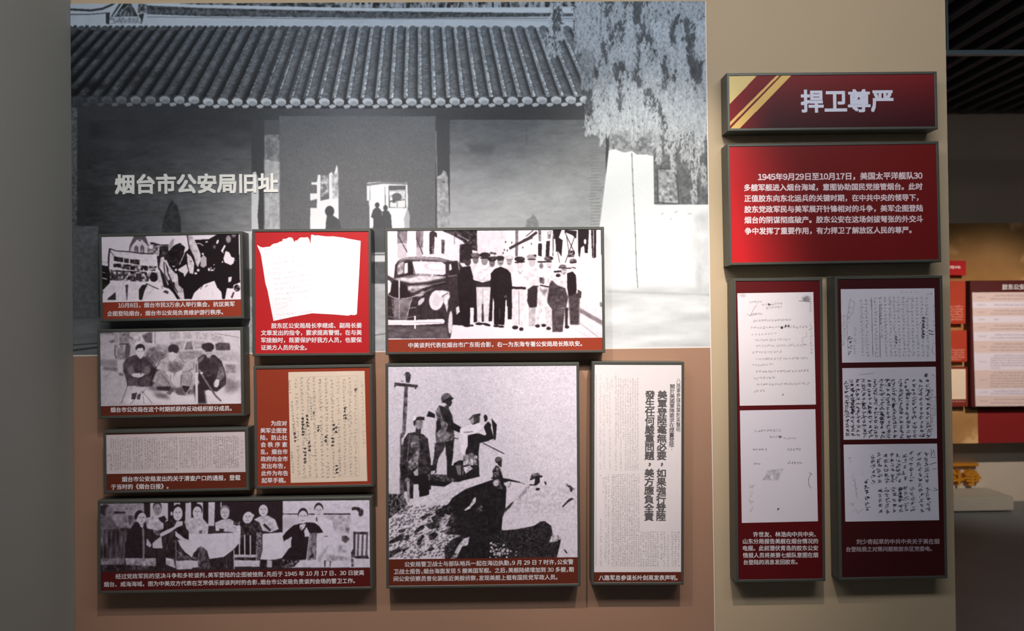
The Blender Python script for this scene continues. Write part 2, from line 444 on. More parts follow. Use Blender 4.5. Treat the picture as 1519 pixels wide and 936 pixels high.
    # caps at the top, round end tiles and drip tiles at the eave
    for k in range(-34, 19):
        xt_ = 619.6 + (k + .56) * 17.55; xb = 619.6 + (k + .56) * 17.55 * 1.225
        if 100 < xt_ < 900:
            c.E(196, xt_, 38.5, 6.5, 3.6, 0, soft=.5); c.E(70 if xt_ < 500 else 88, xt_ + .5, 41.5, 5.2, 3.6, 0, soft=.6)
        if 100 < xb < 905:
            lum = 205 if xb > 300 else (70 + 110 * max(0, (xb - 130) / 170)) * random.uniform(.75, 1.1)
            yb = 151 - max(0, xb - 600) * .012 - (3 if xb < 300 else 0)
            c.P(38, xb - 14, yb - 5, xb - 6, yb - 5, xb - 6, yb + 6, xb - 14, yb + 6, soft=.5); c.P(lum * .92, xb - 9, yb + 3.5, xb - 15.5, yb + 5.5, xb - 12.5, yb + 10, xb - 5.5, yb + 8.5, xb - 4, yb + 5, soft=.4)
            c.E(lum, xb, yb, 8.4, 5.6, 8, soft=.5); c.E(lum * .78, xb + 1, yb + 2.6, 5.6, 3.6, 0, soft=.6)
            c.L(lum * .5, 1, xb - 8, yb - 6, xb + 7, yb - 6.5, soft=.3)
    # under the eave, walls, door
    m = np.clip((Y - bot - 6) / 5, 0, 1) * (X < 905)
    under = 42 + 10 * (fbm(H, W_, 40, 20) - .5) + 40 * np.exp(-((X - 520) / 120) ** 2)  # paler around the doorway: spotlight haze painted into the tone
    c.a[:] = np.where(m > 0.5, under, c.a)
    wl = 36 + 84 * np.clip((X - 130) / 230, 0, 1) * np.clip((Y - 165) / 130, 0, 1) ** 1.0 + 30 * (fbm(H, W_, 70, 26, 5) - .5) + 34 * (fbm(H, W_, 24, 7, 4) - .5) * np.clip((Y - 200) / 60, 0, 1)
    k = (X > 118) & (X < 374) & (Y > 178)
    c.a[k] = wl[k]
    k = (X <= 118) & (Y > 160); c.a[k] = (78 + 50 * (vnoise(H, W_, 6, 5) - .5))[k]
    c.P(38, 118, 178, 130, 178, 128, 340, 118, 340, soft=3, al=.7)
    door = 93 + 13 * RNG.standard_normal((H, W_)) + 10 * (fbm(H, W_, 60, 60) - .5)  # doorway tone raised, the spotlight's haze is put into the picture
    k = (X >= 414) & (X < 646) & (Y > 172); c.a[k] = blur(door, 1)[k]
    c.P(56, 373, 178, 392, 178, 392, 345, 373, 345, soft=.6)
    c.P(78, 392, 178, 414.5, 178, 414.5, 200, 392, 200, soft=.8)
    c.P(118, 392, 200, 414.5, 199, 414.5, 240, 392, 238, soft=.6, tex=20)
    c.P(172, 392, 236, 414.5, 240, 415, 350, 392, 350, soft=1.2, tex=16)
    c.P(205, 375, 256, 379, 254, 382, 262, 384, 290, 382, 320, 384, 345, 373, 345, 373, 290, soft=.7)
    # bright opening on the left of the hallway with a silhouetted head
    c.z(400, 180, 3.745)
    c.P(232, 225, 480, 262, 480, 262, 430, 225, 440, 225, 398, 262, 398, 262, 352, 232, 350, 232, 338, 262, 336, 268, 295, 282, 296, 282, 440, 330, 430, 330, 290, 345, 280, 355, 300, 372, 240, 378, 260, 384, 560, 384, 610, 225, 610, soft=.4)
    c.P(150, 284, 300, 326, 300, 326, 400, 284, 420, soft=1.2, tex=60); c.P(170, 345, 300, 380, 280, 380, 420, 350, 430, soft=1.5, tex=40)
    c.L(90, 4, 225, 398, 262, 398); c.L(90, 4, 225, 440, 262, 442); c.L(110, 3, 244, 350, 244, 398)
    c.E(62, 333, 498, 26, 30, soft=.5); c.P(70, 318, 520, 350, 520, 385, 545, 398, 600, 310, 600, 312, 560, soft=.5)
    c.P(232, 540, 340, 632, 333, 640, 345, 765, 338, 768, 470, 762, 490, 778, 530, 776, 600, 556, 600, 552, 440, 540, 440, soft=.4)
    c.P(120, 540, 345, 632, 333, 765, 340, 765, 352, 632, 346, 540, 358, soft=.4); c.L(120, 3, 557, 350, 557, 440)
    c.P(86, 660, 356, 756, 356, 758, 480, 662, 480, soft=.4); c.P(215, 664, 388, 752, 386, 754, 432, 666, 440, soft=.3, tex=30)
    c.E(90, 706, 418, 28, 22, soft=.5); c.P(225, 668, 448, 752, 436, 754, 478, 668, 476, soft=.3); c.L(100, 4, 708, 440, 708, 478); c.P(80, 682, 430, 700, 430, 700, 452, 682, 452)
    c.L(215, 4, 656, 384, 762, 382); c.L(60, 3, 640, 360, 642, 470)
    c.E(64, 597, 464, 13, 15, soft=.3); c.P(68, 588, 478, 606, 478, 624, 500, 628, 600, 574, 600, 576, 540, 562, 530, 574, 490, soft=.4)
    c.E(64, 643, 480, 13, 16, soft=.3); c.P(68, 626, 500, 640, 492, 660, 496, 674, 520, 680, 600, 624, 600, soft=.4)
    c.P(170, 745, 540, 765, 480, 778, 520, 776, 600, 750, 600, soft=.6)
    c.z()
    c.P(56, 646, 178, 667, 178, 670, 345, 646, 345, soft=.6); c.L(118, 1.6, 646.5, 194, 648, 262); c.P(150, 648, 262, 655, 258, 657, 252, 661, 254, 664, 262, 668, 345, 648, 345, soft=.5, tex=24); c.E(60, 658, 270, 1.5, 1.5)
    wr = 84 + 76 * np.clip((Y - 185) / 110, 0, 1) + 30 * (fbm(H, W_, 80, 30, 5) - .5) + 22 * (fbm(H, W_, 20, 8) - .5)
    k = (X > 667) & (X < 900) & (Y > 177); c.a[k] = wr[k]
    c.P(70, 690, 212, 735, 215, 730, 228, 700, 226, soft=4, al=.6); c.L(70, 1, 781, 188, 781, 214, soft=.3, al=.7)
    c.P(95, 778, 345, 781, 325, 788, 322, 790, 317, 795, 322, 798, 328, 802, 345, soft=.8, al=.6, tex=20, ts=(2, 2))
    for i in range(34):
        y = 190 + i * 4.6; x = 874 + random.uniform(-1, 3)
        c.L(92, 1.2, x, y, x + random.uniform(10, 24), y - random.uniform(-1, 2), soft=.5, al=.55)
    # sunlit wall on the right
    c.P(236, 903, 222, 912, 221, 920, 224, 930, 226, 937, 224, 944, 229, 960, 229, 966, 226, 969, 230, 973, 304, 1056, 303, 1060, 520, 560, 520, 888, 345, 895, 290, soft=.5)
    c.P(128, 905, 180, 968, 180, 970, 232, 960, 229, 945, 229, 937, 223, 925, 226, 912, 221, 903, 223, soft=.6, tex=30)
    c.P(96, 968, 160, 1060, 160, 1060, 303, 970, 303, soft=.5, tex=18); c.P(150, 976, 250, 1002, 251, 1006, 302, 977, 300, soft=.8, tex=40)
    c.L(60, 1.4, 976, 250, 1002, 251, 1007, 302, 976, 300, 975, 250, soft=.3)
    c.L(95, 1.1, 937, 226, 939, 280, 942, 340, 944, 400, 946, 427, soft=.25)
    for q in ((980, 318, 4), (1000, 315, 5), (1020, 317, 6), (994, 326, 2)): c.L(150, 1, q[0], q[1], q[0] + q[2], q[1] + random.uniform(-3, 3), soft=.3)
    c.P(205, 1030, 320, 1060, 310, 1060, 470, 1036, 450, 1026, 380, soft=7, al=.7, tex=18, ts=(10, 16))
    c.P(210, 560, 430, 1060, 424, 1060, 520, 560, 530, soft=6, al=.75, tex=20, ts=(60, 14))
    c.L(150, 2, 900, 432, 1060, 437, soft=1.5, al=.5)
    # ground and plinth between and beside the panels
    c.P(84, 100, 335, 146, 335, 146, 470, 100, 470, soft=1, tex=8); c.L(120, 3, 100, 484, 150, 477, soft=1, al=.6)
    c.P(104, 100, 470, 600, 470, 600, 540, 100, 540, tex=14, ts=(60, 10), soft=2)
    c.L(46, 1.6, 104, 512, 150, 508, 300, 490, soft=.6); c.L(40, 2.4, 104, 520, 150, 514, 300, 500, soft=.6)
    c.P(214, 358, 343, 374, 343, 374, 400, 358, 400); c.P(120, 358, 400, 374, 398, 374, 440, 358, 440); c.P(178, 358, 440, 374, 440, 374, 526, 358, 526, tex=16)
    c.P(74, 548, 338, 574, 338, 574, 373, 548, 374); c.L(200, 2, 548, 376, 574, 375); c.P(228, 548, 379, 574, 378, 574, 388, 548, 388); c.P(92, 548, 388, 574, 388, 574, 420, 548, 421, tex=8)
    c.P(188, 548, 421, 574, 420, 574, 530, 548, 530, tex=14, ts=(20, 8)); c.L(95, 1.2, 548, 498, 574, 494, soft=.5)
    # dark shrub against the wall
    c.P(44, 240, 350, 241, 330, 244, 320, 247, 312, 250, 305, 253, 300, 255, 296, 258, 300, 263, 305, 265, 313, 268, 325, 269, 350, soft=.8, tex=10)
    # willow
    def leaves(x0, x1, y0, y1, n, v0, v1, ln=6, keep=None):
        x = RNG.uniform(x0, x1, n); y = RNG.uniform(y0, y1, n)
        if keep is not None: q = keep(x, y); x, y = x[q], y[q]
        a = RNG.normal(0, .35, len(x)); l = RNG.uniform(.5, 1.2, len(x)) * ln
        c.strokes(np.stack([x, y, x + np.sin(a) * l, y + np.cos(a) * l], 1), RNG.uniform(v0, v1, len(x)), .55, .85)
    c.P(90, 880, 2, 1052, 0, 1056, 205, 1030, 215, 1000, 205, 975, 200, 940, 190, 905, 186, 890, 160, 872, 150, 866, 120, 868, 60, soft=3, tex=36, ts=(12, 26))
    c.P(170, 888, 5, 910, 5, 912, 22, 905, 55, 892, 52, soft=2); c.L(60, 1, 892, 24, 908, 24.5)
    fld = fbm(H, W_, 26, 70, 4)
    def dens(th):
        def g(x, y):
            xi = np.clip((o[0] + (x - 580) * jx[0]).astype(int), 0, W_ - 1); yi = np.clip((o[1] + (y - 260) * jy[1]).astype(int), 0, H - 1)
            return fld[yi, xi] > th
        return g
    leaves(868, 1050, -2, 190, 5200, 50, 95, 7)
    leaves(868, 1052, -2, 196, 9500, 140, 196, 6, dens(.44))
    leaves(905, 1052, 30, 190, 3800, 165, 214, 5, dens(.53))
    leaves(815, 835, 2, 58, 260, 150, 200, 5); leaves(820, 832, 8, 70, 160, 45, 80, 6); leaves(806, 832, 45, 82, 120, 150, 195, 5)
    leaves(852, 890, 0, 60, 700, 60, 100, 6); leaves(852, 890, 0, 75, 800, 145, 195, 6); leaves(862, 882, 70, 130, 300, 90, 175, 7)
    for xs, y0, y1 in ((884, 130, 195), (893, 150, 214), (899, 150, 200), (912, 120, 190), (926, 110, 188), (940, 120, 214), (951, 130, 200), (963, 140, 190), (972, 150, 218), (977, 170, 240), (990, 150, 225), (998, 160, 252), (1004, 150, 215), (1014, 140, 236), (1023, 150, 248), (1034, 150, 255), (1040, 170, 230), (1048, 120, 205), (1029, 250, 300), (1044, 240, 275)):
        n = int((y1 - y0) * 1.5)
        leaves(xs - 4, xs + 4, y0, y1, n, 150, 210, 5.5)
    c.L(195, 1.5, 876, 60, 887, 80, soft=.3)
    c.a += 5 * RNG.standard_normal(c.a.shape)
paint_mural(pic)
ma = pic.rgbout((20, 21, 24), (238, 240, 243), 2, 1)
hh = np.clip(1.2 - np.arange(pic.H) / pic.H / .38, 0, 1)[:, None, None]
ma = ma * (1 + hh * np.array([-.07, -.01, .05]))            # blue tint, stronger towards the top
sheet('photo_print', [(XL2, zline), (XC, zline), (XC, ztop), (XL2, ztop)], YM, 0.004, img_mat('mural_photo', ma, 0.5, 0.15), mural, pic.box)
M_BAND = mat('brown_band_print', rgb(167, 129, 107), 0.42, 0, 0.02, 4, 0.1, 500, spec=0.5)
sheet('lower_band', [(XL2, 0.0), (XC, 0.0), (XC, zline - 0.004), (XL2, zline - 0.004)], YM, 0.004, M_BAND, mural)
sheet('divider_line', [(XL2, zline - 0.004), (XC, zline - 0.004), (XC, zline), (XL2, zline)], YM - 0.0005, 0.004, mat('pale_line', rgb(236, 220, 212), 0.6), mural)
sheet('edge_strip', [(XC, 0.0), (XC + 0.003, 0.0), (XC + 0.003, ztop), (XC, ztop)], YM - 0.0003, 0.004, MATS['pale_line'], mural)
tt = text('title_lettering', Plane(0, 0, 0, YM - 0.0035), mural, [('烟台市公安局旧址', 171.2, 273.3, 411.6, 271.2)], YM - 0.0035, mat('white_acrylic', rgb(236, 234, 228), 0.5), bold=0.03, th=0.003)
tt['label'] = 'raised white lettering'

# ================================================================ PANELS
DEP, YB = 0.0625, -0.0045
class Panel:
    def __init__(s, name, quad, label, board, cat='display panel', group=None, fw=0.0098, dep=DEP, yb=YB, fm=None, frame=True):
        q = [PX(x, y, yb - dep) for x, y in quad]                       # TL TR BR BL
        a = 0.5 * (math.atan2(q[1][1] - q[0][1], q[1][0] - q[0][0]) + math.atan2(q[2][1] - q[3][1], q[2][0] - q[3][0]))
        c = (sum(p[0] for p in q) / 4, sum(p[1] for p in q) / 4)
        w = 0.5 * (math.dist(q[0], q[1]) + math.dist(q[2], q[3])); h = 0.5 * (math.dist(q[0], q[3]) + math.dist(q[1], q[2]))
        s.ox = c[0] + math.sin(a) * h / 2; s.oz = c[1] - math.cos(a) * h / 2; s.a = a; s.w, s.h = w, h; s.yb, s.dep = yb, dep
        e = bpy.data.objects.new(name, None); COL.objects.link(e); e.empty_display_size = 0.05
        e.location = (s.ox, yb, s.oz); e.rotation_euler = (0, -a, 0); s.e = e
        tag(e, label, cat, group)
        s.rec = 0.003 if frame else 0.0
        if frame:
            bm = bmesh.new(); o_, i_ = w / 2, w / 2 - fw; b = 0.0022
            prof = [(0, 0), (0, -dep + b), (b, -dep), (fw - 0.0008, -dep), (fw, -dep + 0.0008), (fw, -dep + 0.006), (0.003, -dep + 0.006), (0.003, 0)]
            rings = []
            for d, y in prof:
                rings.append([bm.verts.new((sx * (w / 2 - d), y, h / 2 + sz * (h / 2 - d))) for sx, sz in ((-1, -1), (1, -1), (1, 1), (-1, 1))])
            for r0, r1 in zip(rings, rings[1:] + rings[:1]):
                for i in range(4): bm.faces.new([r0[i], r0[(i+1) % 4], r1[(i+1) % 4], r1[i]])
            bmesh.ops.recalc_face_normals(bm, faces=bm.faces)
            me = bpy.data.meshes.new('frame'); bm.to_mesh(me); bm.free(); link('frame', me, fm or M_FRAME, e)
            fi = fw - 0.0002
            s.b = box('board', -w/2 + fi, w/2 - fi, -dep + s.rec, -dep + s.rec + 0.0028, fi, h - fi, board, e)
        else:
            s.b = box('board', -w/2, w/2, -dep, 0, 0, h, board, e, 0.002)
        s.fw = fw
        s.pl = Plane(s.ox, s.oz, a, yb - dep + s.rec)
    def inner(s, x0=None):
        fi = s.fw - 0.0002; return (-s.w/2 + fi, s.w/2 - fi, fi, s.h - fi)
    def full_pic(s, wcut, res=2.2, base=230, w1=None):
        """picture filling the board from height wcut up"""
        p = Pic(s.pl, [(0, 0), (10, 0), (10, 10)], res, base)
        u0, u1, w0, w1_ = s.inner(); w0 = wcut
        p.u0, p.u1, p.w0, p.w1 = u0, u1, w0, (w1 or w1_); p.W = int((u1 - u0) * p.k); p.H = int((p.w1 - w0) * p.k)
        p.a = np.full((p.H, p.W), base, np.float32); p.box = (u0, u1, w0, p.w1); return p
    def put(s, name, p, arr=None, rough=0.45, lay=1, outline=None, **kw):
        y = -s.dep + s.rec - 0.0002 * lay
        pts = outline or [(p.u0, p.w0), (p.u1, p.w0), (p.u1, p.w1), (p.u0, p.w1)]
        if arr is None: arr = p.rgbout(**kw)
        return sheet(name, pts, y, 0.0002 * lay - 0.00003, img_mat(s.e.name + '_' + name, arr, rough, 0.2), s.b, p.box)
    def doc(s, name, quad, res=2.6, base=228):
        p = Pic(s.pl, quad, res, base); p.outline = [s.pl.px(*q) for q in quad]; return p
    def text(s, lines, m=None, bold=0.012, lay=3, name='caption_text', **kw):
        return text(name, s.pl, s.b, lines, -s.dep + s.rec - 0.0002 * lay, m or M_TXT, bold, **kw)
def zz(x0, y0, sc):
    return lambda x, y: (x0 + x / sc, y0 + y / sc)
def lines(f, *ls): return [(s, *f(xl, yl), *f(xr, yr)) for s, xl, yl, xr, yr in ls]
B_RUST = mat('rust_board', rgb(146, 56, 36), 0.45, spec=0.3)
B_RED = mat('red_board', rgb(180, 34, 38), 0.45, spec=0.3)
B_WINE = mat('wine_board', rgb(90, 16, 20), 0.45, spec=0.3)
B_MAROON = mat('maroon_board', rgb(88, 24, 24), 0.45, spec=0.3)
B_BROWN = mat('russet_board', rgb(100, 42, 28), 0.45, spec=0.3)
B_DARKWINE = mat('dark_wine_board', rgb(64, 19, 21), 0.45, spec=0.3)

# ---------------------------------------------------------------- rally photograph
def rally():
    p = Panel('photo_panel', [(145.8,348),(359.2,342),(362,473.7),(148.3,476.7)], 'framed photo panel of a street rally with a cloth banner and raised arms', B_RUST, group='framed panels on the mural')
    c = p.full_pic(p.pl.px(253, 446.3)[1], base=226)
    c.z(145, 342, 8.664)
    c.P(92, 400, 270, 410, 190, 470, 60, 610, 60, 660, 200, 650, 300, soft=.4); c.P(205, 415, 275, 430, 210, 500, 120, 570, 115, 645, 200, 640, 290, soft=.5, tex=14)
    c.P(100, 468, 215, 495, 185, 525, 215, 520, 290, 470, 285, soft=.5); c.P(100, 545, 210, 572, 175, 600, 215, 598, 290, 550, 290, soft=.5)
    c.L(200, 6, 490, 245, 490, 285); c.L(210, 6, 570, 240, 570, 290); c.L(210, 5, 552, 262, 596, 262); c.E(70, 540, 130, 18, 8, soft=.3)
    c.P(150, 650, 180, 780, 180, 800, 320, 700, 300, 640, 280, soft=1, tex=70, ts=(3, 3)); c.E(225, 682, 212, 30, 26, soft=.5)
    c.P(45, 670, 150, 700, 148, 800, 178, 953, 180, 953, 200, 800, 195, 680, 175, soft=.3)
    c.P(45, 790, 200, 953, 190, 953, 300, 830, 330, 780, 330, soft=.4, tex=40); c.L(225, 8, 786, 200, 786, 320); c.L(225, 6, 786, 196, 920, 196)
    c.P(222, 155, 240, 240, 262, 400, 275, 560, 300, 740, 300, 760, 380, 750, 450, 700, 480, 560, 470, 330, 430, 160, 470, soft=.4, tex=12)
    c.L(30, 12, 150, 232, 240, 262, 400, 272, 560, 296, 720, 300, soft=.2); c.L(30, 20, 155, 235, 140, 350, 138, 470); c.L(40, 7, 160, 260, 210, 330)
    c.P(222, 22, 380, 135, 420, 130, 470, 22, 440); c.L(90, 4, 30, 390, 130, 420)
    c.P(42, 208, 330, 328, 350, 326, 410, 208, 390, soft=.2, tex=14); c.P(50, 338, 355, 400, 360, 400, 420, 340, 415, soft=.3, tex=60, ts=(1.5, 1.5)); c.P(46, 415, 370, 540, 375, 535, 440, 415, 420, soft=.3, tex=40, ts=(2, 2))
    c.P(45, 200, 425, 300, 425, 310, 480, 200, 470, soft=.3, tex=30, ts=(2, 2)); c.P(110, 310, 430, 760, 460, 740, 520, 310, 500, soft=.5, tex=110, ts=(2.5, 3)); c.L(225, 8, 225, 500, 250, 460)
    c.P(120, 150, 500, 770, 540, 760, 620, 620, 660, 150, 640, soft=.4, tex=110, ts=(3, 3)); c.L(40, 10, 165, 520, 380, 530, 540, 520)
    c.P(20, 22, 440, 140, 460, 160, 560, 155, 700, 90, 760, 22, 900, soft=.3, tex=20); c.L(200, 8, 38, 530, 100, 545, soft=.4); c.L(200, 14, 40, 605, 120, 625, soft=.6)
    for x, y, r in ((205, 600, 36), (320, 590, 40), (450, 620, 40), (530, 600, 44), (640, 600, 24)): c.E(70, x, y, r, r * 1.05, soft=.5, tex=60, ts=(2, 2))
    c.E(170, 312, 600, 18, 24, soft=.5)
    for f in ((60, 770, 170, 660, 250, 690, 235, 800, 150, 830, 80, 800), (240, 900, 232, 820, 265, 660, 300, 640, 380, 670, 350, 780, 370, 900), (385, 890, 395, 680, 430, 650, 520, 660, 545, 740, 520, 890), (575, 890, 600, 780, 640, 700, 740, 720, 770, 800, 750, 890)):
        c.P(218, *f, soft=.4, tex=14)
    c.P(70, 355, 700, 392, 690, 380, 890, 370, 890, 360, 780, soft=.4); c.P(35, 528, 760, 570, 700, 640, 690, 600, 780, 570, 890, 530, 890, soft=.4); c.P(50, 130, 870, 230, 790, 232, 890, 130, 895, soft=.4)
    c.L(215, 16, 600, 660, 700, 700, 800, 750, soft=.3); c.L(25, 10, 620, 680, 740, 735, 800, 760, soft=.2); c.E(25, 720, 600, 55, 60, soft=.3)
    c.P(225, 600, 890, 700, 790, 830, 730, 953, 760, 953, 890, soft=.4); c.P(60, 835, 790, 870, 765, 930, 790, 900, 815, soft=.3)
    c.P(35, 760, 330, 953, 300, 953, 760, 830, 720, 780, 560, 770, 430, soft=.3)
    for f in ((790, 470, 810, 350, 850, 330, 900, 560, 953, 720, 900, 700, 850, 560), (770, 480, 800, 520, 850, 730, 820, 760, 770, 640)): c.P(206, *f, soft=.4, tex=30)
    c.L(25, 12, 850, 400, 860, 560, 940, 740); c.L(215, 26, 870, 380, 940, 520)
    c.z(250, 342, 8.664)
    c.P(14, 0, 200, 240, 180, 340, 120, 520, 110, 640, 40, 900, 40, 920, 670, 860, 690, 920, 880, 0, 880, 0, 640, 120, 560, 0, 520, soft=.3)
    c.P(228, 0, 50, 230, 50, 262, 230, 240, 260, 170, 300, 120, 170, 60, 200, 0, 270, soft=.4); c.P(150, 40, 120, 75, 100, 60, 190, 20, 250, 0, 190, soft=.8)
    c.P(24, 80, 185, 150, 160, 215, 215, 150, 420, 90, 450, 0, 400, 0, 270, soft=.6, tex=24); c.L(130, 5, 90, 190, 180, 185); c.L(205, 10, 140, 440, 220, 260, 250, 220, soft=.2)
    c.P(190, 225, 50, 290, 50, 340, 130, 380, 220, 412, 300, 415, 380, 380, 470, 355, 440, 330, 340, 280, 240, 245, 120, soft=.3, tex=22); c.L(25, 12, 240, 60, 262, 200, 300, 330, 345, 420)
    c.P(210, 235, 290, 290, 330, 330, 420, 320, 560, 270, 550, 245, 440, soft=.3, tex=24); c.E(60, 290, 395, 12, 8)
    c.P(214, 120, 500, 230, 430, 255, 520, 205, 600, 190, 550, 130, 520, soft=.3); c.P(190, 0, 440, 60, 520, 120, 580, 130, 700, 190, 750, 205, 880, 150, 880, 90, 780, 20, 640, 0, 600, soft=.4, tex=26)
    c.L(20, 13, 0, 560, 60, 700, 120, 800, soft=.2); c.P(225, 0, 740, 60, 800, 110, 880, 0, 880); c.E(40, 60, 700, 24, 40, soft=.4)
    c.P(170, 415, 350, 450, 310, 488, 350, 490, 450, 450, 480, 410, 460, soft=.5); c.E(225, 440, 300, 14, 14)
    c.L(200, 12, 350, 170, 400, 165, 450, 195, soft=.4); c.E(220, 490, 145, 18, 10, -20, soft=.2); c.E(230, 630, 145, 14, 30, 20, soft=.4); c.E(140, 770, 110, 34, 50, 0, soft=1); c.E(110, 840, 60, 30, 30, 0, soft=1); c.E(100, 590, 210, 20, 26, 0, soft=1)
    c.P(235, 672, 265, 720, 180, 735, 200, 700, 270, 712, 300, soft=.3); c.P(232, 705, 360, 735, 260, 780, 280, 810, 340, 850, 350, 835, 420, 800, 445, 720, 410, soft=.4); c.L(232, 5, 840, 385, 870, 388); c.E(232, 693, 403, 10, 12)
    for q in ((520, 500, 14, 22), (560, 510, 26, 10), (545, 480, 12, 8), (585, 440, 8, 8), (382, 510, 18, 18), (350, 550, 20, 14), (95, 505, 14, 16), (65, 460, 20, 8), (590, 490, 8, 8)): c.E(225, *q, soft=.2)
    c.P(236, 295, 885, 330, 800, 430, 710, 460, 690, 590, 645, 625, 730, 680, 790, 690, 880, soft=.2); c.L(60, 8, 470, 730, 500, 700); c.L(40, 8, 410, 755, 440, 700); c.L(110, 3, 560, 780, 575, 860); c.L(190, 4, 600, 690, 520, 705)
    c.P(225, 770, 600, 815, 590, 805, 650, 770, 670); c.P(236, 750, 740, 830, 745, 835, 700, 920, 665, 920, 880, 725, 880, soft=.2); c.E(60, 880, 740, 42, 45, soft=.4, tex=60); c.P(40, 800, 860, 830, 790, 850, 790, 820, 870)
    p.put('photograph', c, light=(250, 238, 248), rough=.5, con=.6, grit=10)
    p.text(lines(zz(130, 330, 6), ('10月8日，烟台市民3万余人举行集会，抗议美军', 273, 738, 1308, 725), ('企图登陆烟台，烟台市公安局负责维护游行秩序。', 176, 812, 1205, 797)))
rally()

# ---------------------------------------------------------------- seated men photograph
def seated():
    p = Panel('photo_panel', [(143.3,489),(360.3,484.7),(361.7,617.5),(145.8,621)], 'framed photo panel of three men squatting by a stone wall, rifles stacked in front', B_BROWN, group='framed panels on the mural')
    c = p.full_pic(p.pl.px(253, 600.5)[1], base=176)
    c.z(145, 485, 7.936)
    c.a += 16 * (fbm(c.H, c.W, 30, 20) - .5)
    c.P(196, 560, 50, 1710, 30, 1710, 300, 900, 250, 560, 200, soft=3)
    c.P(120, 20, 50, 190, 60, 200, 90, 20, 85, soft=1.5); c.P(95, 130, 170, 200, 145, 200, 182, 150, 185, soft=.8); c.P(135, 20, 380, 230, 385, 230, 470, 20, 450, soft=2); c.P(110, 60, 470, 240, 478, 230, 520, 60, 500, soft=2.5); c.L(120, 6, 90, 590, 160, 530, soft=.6)
    # far legs of a standing man
    c.P(150, 190, 60, 240, 60, 245, 190, 200, 190, soft=.8); c.P(130, 245, 60, 370, 60, 375, 200, 250, 190, soft=.8, tex=20); c.L(190, 6, 243, 60, 250, 190)
    c.P(140, 200, 205, 330, 200, 385, 210, 370, 340, 310, 385, 220, 375, 195, 300, soft=.8, tex=26); c.L(60, 12, 250, 200, 370, 200, soft=.5); c.P(85, 330, 205, 385, 210, 375, 340, 315, 380, soft=1); c.L(55, 8, 205, 220, 200, 320, 215, 370, soft=.6)
    c.P(186, 230, 385, 285, 385, 290, 530, 250, 540, 235, 470, soft=.6); c.P(110, 240, 540, 290, 535, 305, 570, 260, 575, soft=.6)
    # window and clutter
    c.P(120, 370, 110, 420, 130, 400, 180, 370, 170, soft=1, tex=40); c.P(190, 420, 120, 500, 70, 560, 150, 500, 230, 410, 230, soft=1, tex=30); c.P(85, 520, 100, 600, 60, 640, 60, 640, 190, 560, 180, soft=1, tex=20); c.P(150, 640, 55, 682, 55, 682, 205, 645, 205, soft=.6); c.L(210, 14, 655, 55, 655, 205); c.L(200, 8, 470, 100, 560, 60)
    c.P(110, 600, 245, 690, 235, 830, 290, 740, 420, 640, 440, 560, 330, soft=2, tex=24, ts=(3, 3)); c.P(150, 690, 205, 830, 205, 810, 290, 700, 290, soft=1.5, tex=20)
    # stones
    for f, v in (((1040, 180, 1100, 165, 1125, 265, 1020, 265), 105), ((1380, 200, 1430, 180, 1550, 190, 1560, 275, 1390, 275), 60), ((1100, 160, 1250, 170, 1250, 250, 1140, 260), 160), ((850, 180, 1030, 160, 1000, 260, 860, 290), 150), ((950, 290, 1230, 280, 1220, 330, 1100, 380, 960, 380), 138), ((1390, 290, 1600, 290, 1600, 390, 1420, 390), 165), ((1500, 450, 1620, 450, 1620, 540, 1510, 540), 130), ((840, 60, 960, 50, 980, 140, 850, 150), 170), ((1000, 60, 1120, 60, 1110, 140, 1010, 140), 172), ((1150, 60, 1300, 70, 1280, 150, 1160, 150), 178), ((1330, 80, 1480, 120, 1480, 180, 1330, 170), 168)):
        c.P(v, *f, soft=1, tex=16, ts=(3, 3), al=.9)
    c.L(215, 6, 1125, 160, 1130, 265, 1240, 262, soft=.4); c.L(215, 6, 1040, 170, 1010, 260, soft=.4); c.L(110, 6, 1370, 75, 1500, 95, 1665, 125, soft=.5); c.L(130, 3, 1635, 140, 1650, 220, 1675, 260, soft=.4); c.L(200, 10, 1450, 410, 1640, 420, soft=.6); c.L(90, 8, 1500, 445, 1620, 455, soft=1)
    # ground
    c.P(222, 300, 900, 420, 740, 700, 720, 1300, 800, 1670, 560, 1680, 900, soft=5, al=.8); c.P(100, 640, 770, 800, 780, 860, 850, 700, 830, soft=4); c.P(90, 1480, 600, 1680, 640, 1640, 760, 1500, 780, soft=6, al=.7)
    c.L(70, 6, 275, 900, 350, 690, soft=.6)
    # first man
    c.P(66, 300, 440, 340, 370, 450, 330, 560, 350, 640, 420, 690, 520, 640, 640, 600, 700, 350, 690, 330, 600, 300, 520, soft=.8, tex=14, ts=(5, 5))
    c.P(40, 600, 480, 720, 470, 720, 560, 640, 700, 580, 690, soft=2)
    c.E(40, 500, 250, 56, 52, soft=.7); c.P(206, 448, 290, 470, 250, 530, 245, 545, 300, 530, 350, 505, 375, 465, 340, soft=.7); c.L(120, 6, 465, 285, 490, 285, soft=.4); c.L(120, 6, 510, 285, 532, 285, soft=.4); c.L(140, 4, 492, 340, 512, 340, soft=.4)
    c.E(108, 390, 510, 42, 58, -20, soft=1.2); c.E(108, 575, 510, 42, 58, 20, soft=1.2); c.P(200, 395, 560, 430, 540, 520, 540, 555, 555, 530, 580, 480, 595, 420, 585, soft=.6); c.L(190, 4, 503, 450, 503, 475)
    c.P(80, 355, 590, 480, 600, 470, 690, 350, 690, soft=1, tex=12); c.P(80, 490, 600, 640, 570, 610, 690, 500, 710, soft=1, tex=12)
